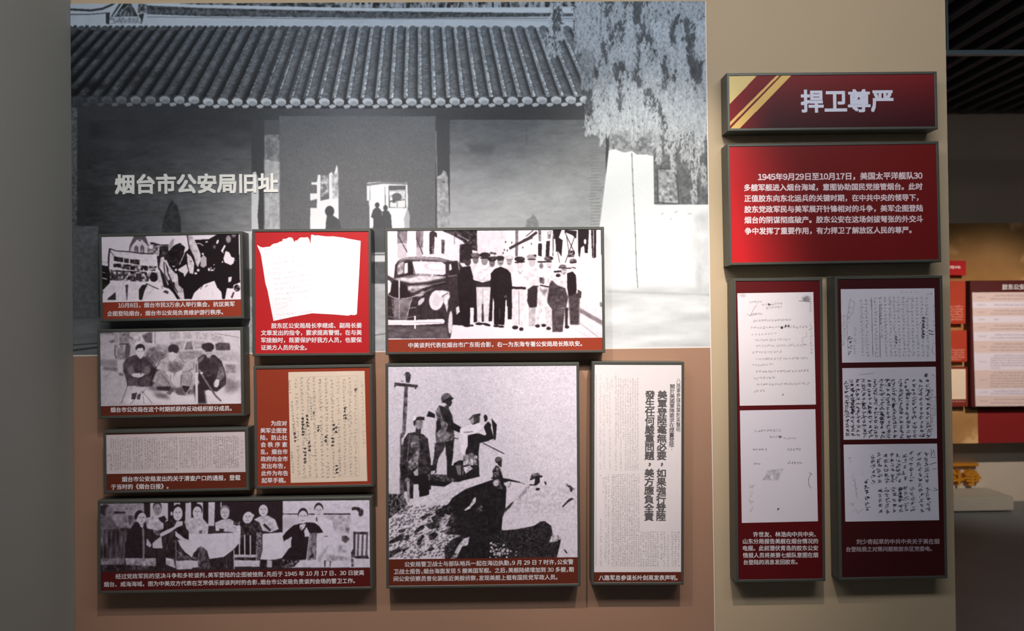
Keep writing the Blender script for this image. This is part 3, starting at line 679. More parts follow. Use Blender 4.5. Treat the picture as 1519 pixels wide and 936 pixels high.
    c.P(190, 405, 690, 450, 690, 475, 760, 430, 790, soft=.6); c.P(190, 500, 705, 545, 705, 540, 750, 500, 790, 475, 770, soft=.6); c.P(60, 400, 780, 465, 770, 440, 850, 395, 850, soft=.5); c.P(70, 470, 790, 510, 790, 495, 850, 460, 850, soft=.5)
    for f in ((520, 750, 380, 910), (525, 750, 545, 900), (530, 760, 640, 895), (575, 715, 520, 780)): c.L(70, 5, *f, soft=.4)
    c.L(205, 6, 530, 790, 560, 870, soft=.5)
    # second man
    c.P(172, 690, 480, 740, 380, 830, 330, 960, 340, 1020, 420, 1060, 400, 1130, 410, 1130, 480, 1060, 520, 700, 500, soft=.8, tex=14)
    c.P(115, 820, 430, 900, 400, 980, 430, 990, 490, 900, 530, 830, 510, soft=2, tex=20)
    c.E(50, 890, 260, 66, 58, soft=.8); c.P(200, 838, 340, 845, 300, 880, 290, 930, 315, 915, 370, 870, 410, 840, 380, soft=.7); c.L(110, 5, 850, 335, 870, 340); c.L(110, 5, 890, 335, 915, 335)
    c.P(150, 690, 520, 760, 500, 860, 560, 960, 520, 1080, 510, 1110, 560, 1080, 690, 980, 700, 930, 735, 880, 720, 720, 690, 640, 640, soft=.8, tex=16); c.P(190, 830, 590, 970, 580, 970, 700, 930, 730, 880, 700, 850, 660, soft=1)
    c.L(60, 5, 740, 540, 860, 690, soft=.5); c.L(60, 5, 990, 560, 970, 690, soft=.5); c.P(196, 800, 520, 880, 540, 895, 580, 850, 590, 800, 545, soft=.5); c.P(196, 920, 540, 985, 500, 995, 540, 950, 595, 905, 580, soft=.5)
    c.P(30, 690, 700, 860, 700, 850, 750, 700, 740, soft=1); c.P(110, 800, 780, 880, 710, 890, 750, 850, 800, soft=.5); c.P(120, 910, 770, 950, 710, 985, 700, 1000, 770, 1040, 800, 950, 800, soft=.5); c.P(30, 985, 690, 1080, 695, 1080, 780, 1020, 760, soft=1)
    # third man
    c.P(52, 1180, 360, 1240, 320, 1370, 330, 1450, 400, 1480, 480, 1510, 600, 1500, 680, 1400, 760, 1250, 740, 1180, 620, soft=.8, tex=12); c.P(110, 1170, 380, 1250, 330, 1240, 380, 1190, 430, soft=1)
    c.P(110, 1420, 470, 1490, 470, 1500, 560, 1440, 640, 1390, 600, soft=1, tex=14); c.E(45, 1300, 235, 70, 52, soft=.8, tex=14); c.E(50, 1250, 230, 30, 36, soft=.8)
    c.P(165, 1265, 290, 1340, 290, 1340, 330, 1315, 365, 1290, 360, 1270, 330, soft=.6); c.L(40, 8, 1265, 285, 1345, 285, soft=.4); c.L(70, 4, 1285, 312, 1300, 312); c.L(70, 4, 1315, 310, 1330, 310)
    c.P(205, 1360, 660, 1390, 610, 1430, 620, 1425, 680, 1400, 710, 1365, 700, soft=.4); c.P(220, 1230, 770, 1300, 735, 1350, 760, 1340, 810, 1250, 800, soft=.5); c.L(170, 5, 1280, 575, 1345, 570, soft=.3)
    c.P(30, 1190, 600, 1380, 560, 1360, 720, 1240, 740, soft=2, al=.7); c.P(40, 1120, 690, 1240, 640, 1280, 900, 1160, 900, soft=2)
    for f in ((345, 365, 430, 335, 455, 345), (300, 440, 335, 375), (560, 345, 640, 400, 690, 480), (440, 360, 505, 400, 520, 372), (505, 400, 505, 560), (345, 600, 350, 690), (480, 600, 488, 700), (605, 620, 615, 690)): c.L(34, 6, *f, soft=.5)
    for f in ((690, 480, 740, 385, 830, 332), (960, 340, 1020, 420, 1060, 400), (1130, 410, 1130, 485, 1060, 520), (740, 500, 690, 510, 640, 640, 700, 690), (860, 560, 850, 640, 930, 735), (1080, 510, 1112, 560, 1085, 690), (830, 500, 900, 535, 985, 500), (760, 400, 800, 440), (1010, 430, 980, 500)): c.L(70, 5, *f, soft=.5)
    for f in ((1180, 380, 1240, 325), (1370, 330, 1450, 400, 1500, 560, 1505, 680), (1300, 370, 1310, 560), (1420, 480, 1390, 600)): c.L(30, 6, *f, soft=.5)
    c.P(60, 600, 700, 720, 690, 1240, 740, 1240, 780, 1010, 800, 860, 745, 700, 760, 600, 740, soft=3, al=.6)
    c.L(150, 5, 1262, 300, 1262, 340, soft=.4); c.L(90, 4, 1298, 345, 1320, 345)
    c.P(58, 1000, 255, 1020, 250, 1015, 300, 1000, 300, al=0)
    # stacked arms
    c.L(205, 30, 1163, 550, 1163, 900, soft=.3); c.L(120, 22, 1158, 430, 1160, 550, soft=.3); c.L(225, 12, 1140, 545, 1190, 540); c.L(118, 24, 1190, 500, 1250, 600, 1380, 800, 1450, 870, soft=.4); c.L(60, 5, 1215, 520, 1400, 830, soft=.3); c.L(150, 16, 1130, 590, 1100, 690, 1040, 790, soft=.4); c.E(205, 1220, 540, 18, 14)
    p.put('photograph', c, dark=(38, 26, 32), light=(250, 240, 250), grain=5, con=.75, grit=12)
    p.text(lines(zz(130, 470, 6), ('烟台市公安局在这个时期抓获的反动组织部分成员。', 205, 828, 1282, 813)))
seated()

# ---------------------------------------------------------------- small newspaper notice
def newsfill(c, cols, y0, y1, pitch, w, val, dens=.9, holes=0.02, var=45):
    for x, ya, yb_ in cols:
        c.hand(x, ya, x, yb_, pitch, val, .28, dens=dens, var=var, lw=5, al=.75)
def notice():
    p = Panel('notice_panel', [(151.7,639),(367.5,634.7),(369.5,727.5),(155,732.5)], 'small framed panel with a tight newspaper clipping above a two line caption', B_BROWN, group='framed panels on the mural')
    f = zz(130, 610, 6)
    c = p.doc('newspaper_clipping', [f(156, 211), f(1398, 181), f(1405, 540), f(164, 558)], 3.2, 212)
    c.G(8, 20)
    c.P(175, *f(156, 180), *f(1398, 150), *f(1398, 187), *f(156, 214), soft=.5)
    c.z(130, 610, 6)
    blocks = [(200, 240, 380, 530), (402, 238, 485, 528), (505, 235, 640, 525), (655, 232, 795, 520), (815, 228, 970, 515), (990, 222, 1098, 512), (1115, 220, 1340, 510)]
    for i, (x0, y0, x1, y1) in enumerate(blocks):
        n = max(3, int((x1 - x0) / 18.5))
        for j in range(n):
            x = x0 + 8 + (x1 - x0 - 12) * j / (n - 1)
            c.hand(x, y0 + random.uniform(-8, 8), x + 2, y1 - random.uniform(0, 12), 15, 92 if i < 6 else 76, .3, dens=.93, var=38, lw=5, al=.8)
    for i in range(6): c.hand(1372, 250 + i * 36, 1374, 276 + i * 36, 25, 130, .3, lw=6)
    c.hand(190, 360, 195, 470, 34, 90, .4)
    p.put('newspaper_clipping', c, c.rgbout((32, 24, 26), (244, 228, 232), 4, 0), outline=c.outline)
    p.text(lines(f, ('烟台市公安局发出的关于清查户口的通报，登载', 307, 605, 1360, 590), ('于当时的《烟台日报》。', 210, 673, 720, 667)))
notice()

# ---------------------------------------------------------------- two torn letter sheets
def letter():
    p = Panel('document_panel', [(372.3,340),(549,339),(552.5,527.4),(375.7,528.5)], 'red framed panel showing two white torn handwritten letter sheets', B_RED, group='framed panels on the mural')
    f = zz(360, 330, 4.458)
    q1 = [f(*q) for q in ((95, 148), (118, 162), (132, 166), (160, 162), (182, 160), (192, 148), (205, 141), (232, 136), (243, 128), (262, 124), (266, 110), (290, 108), (306, 98), (326, 101), (334, 112), (340, 130), (352, 118), (360, 120), (372, 106), (385, 99), (410, 100), (430, 97), (440, 110), (450, 150), (470, 300), (500, 590), (455, 601), (330, 624), (204, 651), (196, 610), (165, 450), (150, 400), (135, 300), (120, 210))]
    q2 = [f(*q) for q in ((453, 83), (463, 80), (472, 86), (500, 86), (545, 92), (570, 93), (600, 92), (640, 98), (665, 100), (700, 108), (780, 122), (772, 300), (755, 606), (740, 613), (715, 610), (700, 616), (600, 608), (455, 600), (450, 400), (445, 200))]
    c = p.doc('left_sheet', q1, 2.6, 246); c.z(360, 330, 4.458)
    ys = [(185, 215, 240, 188), (200, 268, 270, 440, 240), (205, 312, 285, 0, 0)]
    for i in range(13):
        y = 212 + i * 34; x0 = 185 + i * 3.2; x1 = (445, 440, 412, 450, 448, 430, 480, 495, 490, 330, 300, 520, 400)[i]
        c.hand(x0, y + 26 if i else y + 20, x1, y - 2 - i * .3 + 0, 17, 178, .32, dens=.92, var=30, lw=5, al=.7)
    c.hand(135, 180, 215, 172, 13, 190, .3); c.hand(140, 210, 190, 205, 13, 190, .3)
    p.put('left_letter_sheet', c, c.rgbout((60, 60, 90), (250, 243, 247), 2, 0), outline=c.outline, lay=1)
    c = p.doc('right_sheet', q2, 2.6, 246); c.z(360, 330, 4.458)
    c.P(252, 453, 80, 520, 85, 520, 610, 450, 600, soft=5)
    for y, x0, x1 in ((130, 500, 560), (172, 500, 775), (212, 505, 770), (255, 500, 765), (298, 500, 560), (350, 500, 745), (386, 505, 740), (418, 530, 745), (440, 520, 600), (482, 620, 650), (535, 655, 705), (570, 645, 705)):
        c.hand(x0, y, x1, y + 6, 16, 198, .32, dens=.92, var=22, lw=5, al=.7)
    p.put('right_letter_sheet', c, c.rgbout((120, 90, 100), (249, 241, 247), 2, 0), outline=c.outline, lay=2)
    p.text(lines(f, ('胶东区公安局局长李继成、副局长姜', 190, 683, 787, 680), ('文章发出的指令，要求提高警惕，在与美', 122, 730, 787, 727), ('军接触时，既要保护好我方人员，也要保', 122, 778, 787, 776), ('证美方人员的安全。', 122, 827, 424, 827)), bold=.013)
letter()

# ---------------------------------------------------------------- yellowed manuscript
def manus():
    p = Panel('document_panel', [(374.6,544),(553,540),(553.4,723),(379,725)], 'rust framed panel with a yellowed vertical brush manuscript and nine short caption lines', B_RUST, group='framed panels on the mural')
    f = zz(360, 530, 4.458)
    c = p.doc('manuscript', [f(302, 98), f(806, 90), f(824, 818), f(318, 830)], 2.8, 222); c.G(7, 40, 40); c.z(360, 530, 4.458)
    c.L(150, 2, 335, 132, 760, 122, 768, 780, soft=.2, al=.5); c.L(150, 2, 330, 800, 770, 786, soft=.2, al=.5); c.L(165, 2, 806, 95, 818, 800, soft=.3, al=.6)
    cols = [(352, 140, 372, 785, 70), (388, 130, 408, 800, 60), (430, 135, 445, 790, 55), (468, 125, 485, 800, 60), (510, 135, 528, 800, 55), (548, 135, 565, 800, 60), (588, 140, 602, 800, 50), (628, 130, 640, 790, 85), (668, 140, 676, 780, 90), (706, 130, 714, 785, 85), (742, 150, 748, 785, 95), (786, 155, 800, 600, 150)]
    for x0, y0, x1, y1, v in cols: c.hand(x0, y0, x1, y1, 20, v + 6, .42, dens=.93, var=36, lw=5, al=.8)
    for x, y, n in ((345, 530, 4), (395, 460, 7), (410, 650, 6), (425, 420, 5), (500, 470, 3), (592, 560, 4), (615, 480, 3), (675, 370, 5), (620, 740, 4), (548, 540, 3), (438, 590, 4), (600, 460, 3), (468, 370, 2), (745, 215, 2)):
        c.hand(x, y - n * 9, x + 3, y + n * 9, 17, 22, .75, var=10, lw=7, al=.9)
    for x0, y0, x1, y1 in ((322, 290, 345, 520), (330, 440, 350, 560), (308, 150, 312, 240), (322, 620, 335, 770), (412, 430, 420, 560), (450, 260, 455, 420), (690, 370, 694, 420), (640, 600, 645, 760), (455, 640, 460, 660)): c.hand(x0, y0, x1, y1, 15, 95, .4, var=30, lw=6)
    a = c.rgbout((25, 25, 30), (252, 230, 208), 4, 0)
    p.put('manuscript_sheet', c, a, outline=c.outline)
    p.text(lines(f, ('为应对', 188, 436, 292, 436), ('美军企图登', 118, 484, 293, 484), ('陆，防止社', 118, 531, 295, 531), ('会 秩 序 紊', 120, 578, 295, 577), ('乱，烟台市', 120, 625, 297, 624), ('政府向全市', 120, 672, 298, 671), ('发出布告，', 122, 719, 282, 718), ('此件为布告', 124, 767, 300, 766), ('起草手稿。', 126, 814, 285, 813)), bold=.013)
manus()

# ---------------------------------------------------------------- meeting photograph
def table():
    p = Panel('photo_panel', [(145,743.3),(552,735.8),(553,875.3),(144.6,880.4)], 'long low framed panel of people meeting at tables under white cloths', B_MAROON, group='framed panels on the mural')
    c = p.full_pic(p.pl.px(350, 845.7)[1], base=40)
    def face(x, y, rx, ry, v=205, hair=30, tilt=0, hs=0):
        c.E(hair, x + hs, y - ry * .30, rx * 1.1, ry * .95, tilt, soft=.3); c.E(v, x, y + ry * .08, rx, ry * .95, tilt, soft=.4)
        c.L(v * .45, ry * .12, x - rx * .55, y - ry * .12, x - rx * .15, y - ry * .12, soft=.2); c.L(v * .45, ry * .12, x + rx * .15, y - ry * .12, x + rx * .55, y - ry * .12, soft=.2)
        c.L(v * .7, ry * .1, x, y - ry * .05, x - rx * .05, y + ry * .3, soft=.3); c.L(v * .5, ry * .1, x - rx * .3, y + ry * .55, x + rx * .3, y + ry * .55, soft=.2)
    c.z(145, 740, 8.507)
    c.P(150, 15, 50, 590, 50, 580, 260, 15, 420, soft=1, tex=12); c.P(28, 200, 160, 350, 160, 350, 185, 200, 185, soft=1)
    c.P(26, 580, 50, 660, 50, 660, 240, 600, 260); c.P(205, 660, 50, 885, 50, 885, 260, 660, 260); c.P(22, 885, 50, 960, 50, 960, 200, 900, 300); c.P(205, 960, 50, 1040, 50, 1040, 120, 960, 120); c.P(22, 1040, 50, 1105, 50, 1105, 320, 1040, 320); c.P(200, 1105, 50, 1175, 50, 1175, 320, 1105, 320); c.P(25, 1175, 50, 1191, 50, 1191, 260, 1175, 260)
    c.P(100, 20, 200, 60, 200, 200, 260, 250, 370, 20, 380, soft=1, tex=14); c.E(38, 95, 140, 70, 75, 0, soft=1); c.E(120, 150, 170, 55, 85, 0, soft=1.4, tex=14); c.P(100, 60, 200, 190, 250, 150, 300, 30, 300, soft=1.5)
    c.E(150, 405, 140, 52, 66, 0, soft=1.2, tex=14); c.L(70, 9, 355, 128, 380, 125, soft=.5); c.L(70, 9, 410, 128, 440, 125, soft=.5); c.P(130, 270, 300, 330, 200, 470, 220, 440, 370, 260, 370, soft=1.5, tex=26); c.P(70, 380, 210, 440, 210, 420, 300, 400, 330, soft=1)
    c.P(70, 20, 375, 380, 370, 350, 880, 20, 880, soft=.6, tex=44, ts=(3, 18)); c.L(110, 5, 25, 378, 340, 372, soft=.4)
    for x in (120, 230, 300, 330): c.L(110, 12, x, 390, x - 5, 740, soft=.8, al=.7)
    for x in (90, 190, 210, 265): c.L(28, 12, x, 400, x - 5, 720, soft=.8, al=.8)
    c.P(125, 20, 750, 340, 740, 340, 820, 20, 830, soft=.8, tex=26); c.P(40, 20, 835, 340, 830, 340, 900, 20, 900, soft=.6, tex=30)
    c.P(30, 345, 560, 430, 350, 480, 290, 600, 330, 690, 430, 750, 520, 740, 545, 690, 560, 640, 700, 860, 720, 850, 890, 350, 880, soft=.4, tex=12); c.P(24, 380, 380, 560, 375, 560, 745, 350, 740, soft=.5, tex=10, ts=(2, 2)); c.L(125, 26, 572, 370, 580, 600, 575, 880, soft=.6)
    face(555, 240, 56, 78, 205, 28, 12, -30); c.E(200, 500, 265, 16, 26, 10, soft=.4); c.P(190, 520, 300, 580, 320, 570, 370, 540, 350, soft=.5)
    c.P(150, 350, 745, 740, 745, 730, 850, 360, 840, soft=.5, tex=40); c.P(50, 360, 830, 850, 850, 850, 890, 360, 890, soft=.5, tex=40)
    c.P(190, 600, 240, 690, 220, 760, 250, 850, 240, 900, 280, 820, 380, 760, 400, 620, 370, soft=.6, tex=26); face(752, 130, 52, 78, 150, 60); c.P(30, 760, 240, 840, 210, 870, 260, 830, 310, 780, 270, soft=.5); c.P(120, 700, 390, 780, 390, 770, 460, 720, 450, soft=.5, tex=60, ts=(2, 2))
    c.P(200, 690, 560, 730, 520, 800, 470, 820, 620, 700, 620, 690, 600, soft=.5); c.P(190, 620, 490, 680, 580, 660, 610, 610, 580, soft=.5); c.P(30, 720, 620, 850, 640, 850, 880, 740, 860, soft=.6, tex=12)
    c.P(34, 830, 300, 900, 270, 960, 240, 1050, 260, 1110, 360, 1160, 440, 1165, 500, 1100, 500, 1010, 540, 1180, 740, 1000, 770, 850, 720, 840, 500, soft=.4, tex=30, ts=(3, 5)); face(1010, 180, 60, 92, 212, 25, 5, -5); c.E(205, 930, 185, 14, 26)
    c.P(205, 780, 440, 850, 400, 960, 350, 1000, 280, 1070, 280, 1075, 330, 1000, 360, 900, 430, 790, 480, soft=.4); c.P(205, 980, 400, 1010, 430, 1100, 500, 1165, 520, 1160, 575, 1060, 530, 980, 470, soft=.4)
    c.P(222, 1005, 510, 1100, 540, 1170, 520, 1200, 520, 1200, 745, 1100, 670, 1040, 590, soft=.3); c.P(75, 1000, 640, 1180, 740, 1190, 780, 1000, 770, soft=.6, tex=50, ts=(2, 3)); c.L(120, 14, 985, 520, 990, 880, soft=.5); c.P(200, 860, 740, 960, 760, 980, 870, 860, 830, soft=.5, tex=30); c.P(205, 985, 780, 1191, 770, 1191, 880, 1000, 890, soft=.4, tex=18); c.L(30, 8, 860, 830, 960, 870, soft=.3); c.P(190, 1090, 280, 1191, 230, 1191, 440, 1120, 380, soft=.8, tex=20)
    c.z(280, 740, 8.507)
    c.P(205, 0, 40, 30, 40, 30, 240, 0, 240); c.P(24, 30, 40, 105, 40, 105, 120, 30, 240); c.P(208, 105, 40, 180, 40, 180, 260, 105, 260); c.P(22, 180, 40, 245, 40, 245, 310, 180, 260); c.P(205, 245, 40, 330, 40, 320, 340, 245, 340, tex=10); c.P(26, 330, 40, 1180, 40, 1180, 400, 330, 300); c.L(200, 16, 408, 40, 408, 110)
    c.P(198, 0, 260, 70, 230, 180, 250, 250, 330, 240, 440, 0, 450, soft=.5, tex=26); face(105, 165, 56, 82, 210, 24, 4, 6); c.P(90, 130, 400, 170, 395, 165, 440, 135, 435, soft=.3); c.L(50, 20, 250, 400, 325, 385, soft=.4)
    c.P(200, 330, 300, 420, 260, 520, 250, 600, 300, 570, 420, 340, 400, soft=.5, tex=22); face(455, 175, 56, 78, 200, 120, 0, 0); c.P(45, 385, 375, 450, 380, 430, 415, 385, 410, soft=.5); c.P(70, 560, 280, 650, 280, 640, 330, 560, 330, soft=.5, tex=60, ts=(2, 2)); c.P(205, 570, 340, 650, 330, 655, 420, 560, 430, soft=.6, tex=30)
    c.P(222, 0, 440, 240, 440, 420, 430, 700, 420, 690, 500, 560, 640, 440, 730, 260, 755, 230, 650, 150, 600, 60, 680, 30, 735, 0, 700, soft=.3, tex=6); c.L(175, 4, 495, 430, 495, 650, soft=.3); c.L(175, 4, 565, 430, 565, 600, soft=.3)
    c.P(80, 30, 740, 110, 620, 150, 595, 200, 620, 240, 700, 275, 880, 120, 880, 110, 780, soft=.4, tex=44, ts=(2, 3)); c.P(30, 50, 720, 110, 640, 130, 620, 110, 740, soft=.5); c.P(205, 0, 770, 110, 780, 120, 860, 0, 870, soft=.4)
    c.P(32, 265, 760, 440, 740, 560, 660, 560, 880, 280, 880, soft=.4, tex=26, ts=(2, 3)); c.L(90, 12, 470, 730, 480, 870, soft=.6)
    c.P(48, 650, 340, 700, 300, 830, 290, 900, 320, 925, 420, 920, 660, 860, 700, 640, 700, 655, 420, soft=.4, tex=40, ts=(2, 2)); c.E(22, 745, 170, 66, 60, 20, soft=.6); face(745, 228, 62, 80, 214, 25, 25, 0); c.E(205, 805, 215, 18, 26, 20)
    c.P(20, 580, 620, 680, 500, 850, 430, 850, 700, 580, 700, soft=.3, tex=14)
    for x in (640, 706, 775): c.L(208, 16, x, 440 + (640 - x) * -.1, x, 720, soft=.3)
    c.P(105, 850, 420, 925, 420, 920, 660, 880, 780, 845, 780, soft=.5, tex=50, ts=(2, 2)); c.P(195, 570, 700, 860, 700, 860, 735, 570, 735, soft=.3, tex=16); c.P(40, 580, 738, 840, 740, 840, 768, 580, 762, soft=.4, tex=40); c.P(205, 570, 770, 900, 775, 890, 850, 570, 855, soft=.4, tex=14); c.L(200, 14, 570, 640, 572, 880)
    c.P(198, 820, 260, 900, 220, 1000, 210, 1090, 260, 1135, 380, 1040, 420, 930, 400, 890, 300, soft=.4, tex=22); face(940, 140, 58, 78, 210, 30); c.P(40, 960, 310, 1040, 390, 1020, 410, 930, 330, soft=.4); c.P(30, 1080, 400, 1190, 395, 1190, 415, 1080, 412)
    c.P(226, 930, 440, 1180, 420, 1210, 560, 1190, 740, 1050, 770, 900, 760, 930, 640, soft=.3, tex=5); c.P(35, 920, 770, 1180, 760, 1180, 880, 920, 880, soft=.4, tex=22); c.P(190, 985, 770, 1050, 775, 1050, 860, 985, 860, soft=.5)
    c.z(415, 738, 8.507)
    c.P(214, 35, 30, 1140, 30, 1140, 880, 35, 880, soft=.3, tex=10); c.P(176, 560, 220, 900, 220, 860, 420, 780, 450, 680, 400, soft=3, tex=24); c.P(190, 35, 260, 230, 250, 160, 380, 40, 400, soft=3); c.L(36, 11, 38, 207, 230, 208, soft=.2); c.L(36, 14, 360, 208, 440, 210, soft=.3); c.L(30, 15, 550, 208, 890, 207, soft=.2); c.P(24, 0, 50, 35, 50, 35, 400, 0, 400)
    c.P(20, 35, 490, 80, 430, 170, 350, 240, 330, 360, 310, 440, 320, 550, 400, 540, 440, 470, 450, 370, 450, 350, 620, 330, 780, 100, 800, 20, 770, 100, 660, 140, 600, 140, 500, 50, 550, soft=.3, tex=6)
    face(290, 240, 58, 88, 214, 30, 5, 0); c.P(215, 250, 340, 330, 330, 310, 380, 270, 420, 250, 380, soft=.3); c.L(50, 9, 270, 370, 268, 410); c.P(215, 305, 420, 335, 370, 370, 440, 370, 490, 315, 495, soft=.3); c.P(215, 50, 580, 70, 530, 120, 540, 145, 620, 90, 660, soft=.3); c.P(205, 120, 500, 155, 495, 140, 560, 120, 560, soft=.3)
    c.P(120, 375, 450, 470, 440, 455, 780, 340, 790, soft=.4, tex=40, ts=(2, 6)); c.P(30, 380, 730, 430, 700, 420, 750, 375, 770, soft=.3); c.P(60, 20, 790, 260, 790, 180, 870, 20, 880, soft=.4, tex=60, ts=(2, 2))
    face(490, 165, 52, 80, 206, 30); c.P(220, 450, 290, 560, 250, 660, 290, 680, 430, 760, 500, 800, 570, 820, 640, 740, 700, 620, 720, 540, 860, 460, 820, 470, 480, 550, 440, soft=.6, tex=9); c.L(40, 6, 555, 488, 605, 488); c.L(40, 14, 462, 250, 466, 300, soft=.4); c.P(150, 470, 770, 600, 600, 620, 600, 500, 820, soft=1.6, al=.7)
    c.P(70, 780, 480, 840, 480, 880, 520, 830, 575, 780, 540, soft=.8, tex=30); c.P(150, 820, 380, 880, 380, 870, 460, 840, 440, soft=.8, tex=40); c.P(165, 720, 600, 830, 600, 850, 690, 740, 690, soft=2, tex=30); c.P(60, 560, 790, 580, 790, 575, 870, 560, 870, soft=.5); c.P(60, 630, 790, 645, 790, 640, 870, 630, 870, soft=.5)
    c.P(150, 590, 720, 690, 720, 700, 800, 590, 800, soft=1.5, tex=30); c.P(170, 690, 730, 890, 760, 890, 800, 690, 790, soft=1.5, tex=30)
    c.E(45, 965, 150, 62, 34, 12, soft=.5, tex=30, ts=(2, 2)); c.E(60, 1020, 190, 34, 50, 10, soft=1, tex=40, ts=(2, 2)); c.E(218, 945, 215, 48, 62, 10, soft=.6); c.L(110, 5, 925, 205, 945, 205, soft=.3); c.P(214, 890, 290, 980, 270, 1060, 300, 1110, 400, 900, 430, soft=.8, tex=14); c.L(150, 10, 940, 340, 980, 320, soft=1)
    c.P(70, 930, 430, 1110, 430, 1115, 465, 930, 460, soft=.5, tex=30); c.P(60, 925, 430, 955, 430, 950, 750, 900, 760, 895, 690, 925, 640, soft=.5, tex=24)
    for x in (990, 1045, 1100): c.L(90, 26, x, 460, x - 10, 740, soft=.7)
    c.P(60, 940, 735, 1110, 730, 1130, 780, 1100, 770, 940, 765, soft=.6, tex=30); c.P(214, 930, 770, 1140, 770, 1140, 870, 930, 870, soft=.5, tex=10); c.P(90, 895, 770, 930, 770, 930, 870, 900, 870, soft=.6, tex=40)
    p.put('photograph', c, dark=(36, 24, 28), light=(242, 234, 253), grain=6, con=.5, grit=14)
    f1 = zz(130, 720, 4.926)
    p.text([('经过党政军民的坚决斗争和多轮谈判，美军登陆的企图被挫败，先后于 1945 年 10 月 17 日、30 日驶离'.replace('，', ','), 171.6, 855.0, 540, 849.3),
            ('烟台、威海海域。图为中美双方代表在芝罘俱乐部谈判时的合影，烟台市公安局负责谈判会场的警卫工作。'.replace('，', ','), 154.4, 866.8, 526.5, 861.3)], bold=.006)
table()

# ---------------------------------------------------------------- officers with a car
def car():
    p = Panel('photo_panel', [(570.8,338),(896.5,336.5),(897.6,523),(571.5,526.6)], 'wide framed photo panel of an old car and a row of standing men', B_RUST, group='framed panels on the mural')
    c = p.full_pic(p.pl.px(733, 502.2)[1], base=228)
    c.z(570, 338, 5.508)
    c.P(205, 320, 15, 1000, 15, 1000, 250, 320, 250, soft=3, tex=8)
    c.P(216, 15, 15, 480, 15, 640, 110, 640, 330, 15, 420, soft=.6, tex=6)
    c.P(115, 106, 20, 188, 20, 184, 205, 108, 215, soft=.7, tex=24, ts=(3, 12)); c.P(185, 108, 130, 184, 130, 184, 250, 108, 250, soft=.6); c.L(50, 7, 108, 55, 188, 200); c.L(200, 5, 112, 128, 184, 130)
    c.P(110, 262, 25, 320, 25, 316, 160, 262, 170, soft=.7, tex=24, ts=(3, 12)); c.P(170, 262, 160, 316, 160, 310, 230, 262, 230, soft=.6); c.L(50, 7, 264, 90, 316, 215); c.L(50, 5, 262, 30, 264, 100)
    c.P(50, 368, 60, 372, 35, 400, 22, 432, 45, 430, 80, 412, 70, 408, 150, 368, 145, soft=.5); c.P(55, 368, 135, 408, 140, 406, 215, 370, 215, soft=.6, tex=60, ts=(3, 3))
    c.P(85, 466, 95, 494, 98, 490, 215, 466, 205, soft=.6, tex=30); c.L(120, 8, 572, 60, 574, 135, soft=.4)
    c.P(44, 470, 10, 755, 10, 760, 190, 700, 175, 640, 108, 560, 62, 480, 28, soft=.6, tex=34, ts=(3, 3)); c.L(190, 5, 600, 55, 690, 105, soft=.5)
    c.P(34, 616, 135, 690, 130, 690, 290, 616, 285, soft=.8, tex=24)
    # car
    c.P(48, 78, 410, 90, 300, 118, 262, 190, 240, 300, 234, 450, 242, 520, 262, 600, 268, 640, 320, 640, 700, 560, 760, 540, 900, 20, 900, 20, 470, soft=.4, tex=8)
    c.P(70, 15, 380, 75, 410, 70, 440, 15, 420); c.P(225, 15, 430, 60, 445, 50, 520, 15, 560, soft=.4)
    c.P(120, 118, 262, 190, 242, 300, 236, 450, 244, 520, 264, 500, 280, 430, 268, 300, 262, 180, 262, 120, 280, soft=1); c.L(180, 4, 160, 250, 300, 242, 440, 250, soft=.5)
    c.P(215, 225, 275, 300, 272, 470, 278, 500, 300, 500, 375, 480, 384, 380, 380, 235, 372, 232, 310, soft=.5); c.P(190, 320, 300, 360, 285, 470, 290, 490, 345, 380, 345, 340, 330, soft=1.2); c.P(232, 350, 305, 400, 290, 480, 300, 480, 340, 370, 335, soft=1); c.L(225, 6, 300, 262, 302, 380); c.L(40, 6, 225, 275, 250, 372, soft=.3)
    c.P(150, 105, 320, 120, 285, 160, 275, 158, 370, 108, 385, soft=1, tex=40); c.P(225, 165, 290, 192, 284, 192, 365, 165, 375, soft=.4); c.P(30, 195, 275, 225, 275, 240, 360, 240, 375, 196, 378, soft=.4)
    c.L(200, 4, 255, 378, 390, 388, 500, 402, soft=.2); c.E(225, 392, 388, 8, 14)
    c.P(200, 70, 418, 130, 405, 260, 385, 420, 392, 500, 405, 340, 440, 220, 450, 140, 432, soft=1.2, tex=16); c.P(110, 150, 400, 230, 388, 300, 388, 200, 412, soft=1)
    c.P(30, 75, 430, 118, 440, 116, 570, 60, 560, 55, 500, soft=.4); c.P(28, 132, 460, 175, 460, 205, 520, 210, 558, 130, 572, soft=.5); c.L(228, 8, 122, 425, 122, 575, soft=.2)
    c.P(175, 190, 475, 330, 462, 410, 470, 300, 500, 230, 530, 195, 510, soft=1.6, tex=50, ts=(5, 3)); c.P(160, 230, 560, 290, 530, 330, 500, 410, 488, 340, 520, 300, 560, soft=1.4); c.P(30, 300, 500, 510, 440, 520, 462, 400, 480, 330, 520, soft=1.5); c.L(150, 4, 350, 470, 500, 440, soft=.5)
    c.L(205, 5, 28, 545, 75, 568, 122, 578, 200, 572, 270, 550, 320, 545, soft=.2)
    c.P(112, 75, 578, 225, 572, 195, 680, 190, 745, 80, 745, 78, 680, soft=.6, tex=18, ts=(12, 6)); c.L(170, 4, 122, 580, 124, 740, soft=.4); c.L(205, 4, 228, 575, 200, 660, 190, 720, soft=.2); c.L(150, 4, 64, 580, 74, 700, soft=.3); c.L(150, 3, 30, 650, 70, 655); c.L(190, 4, 200, 656, 262, 648, soft=.2); c.L(170, 4, 190, 732, 250, 722); c.L(150, 4, 25, 722, 80, 730)
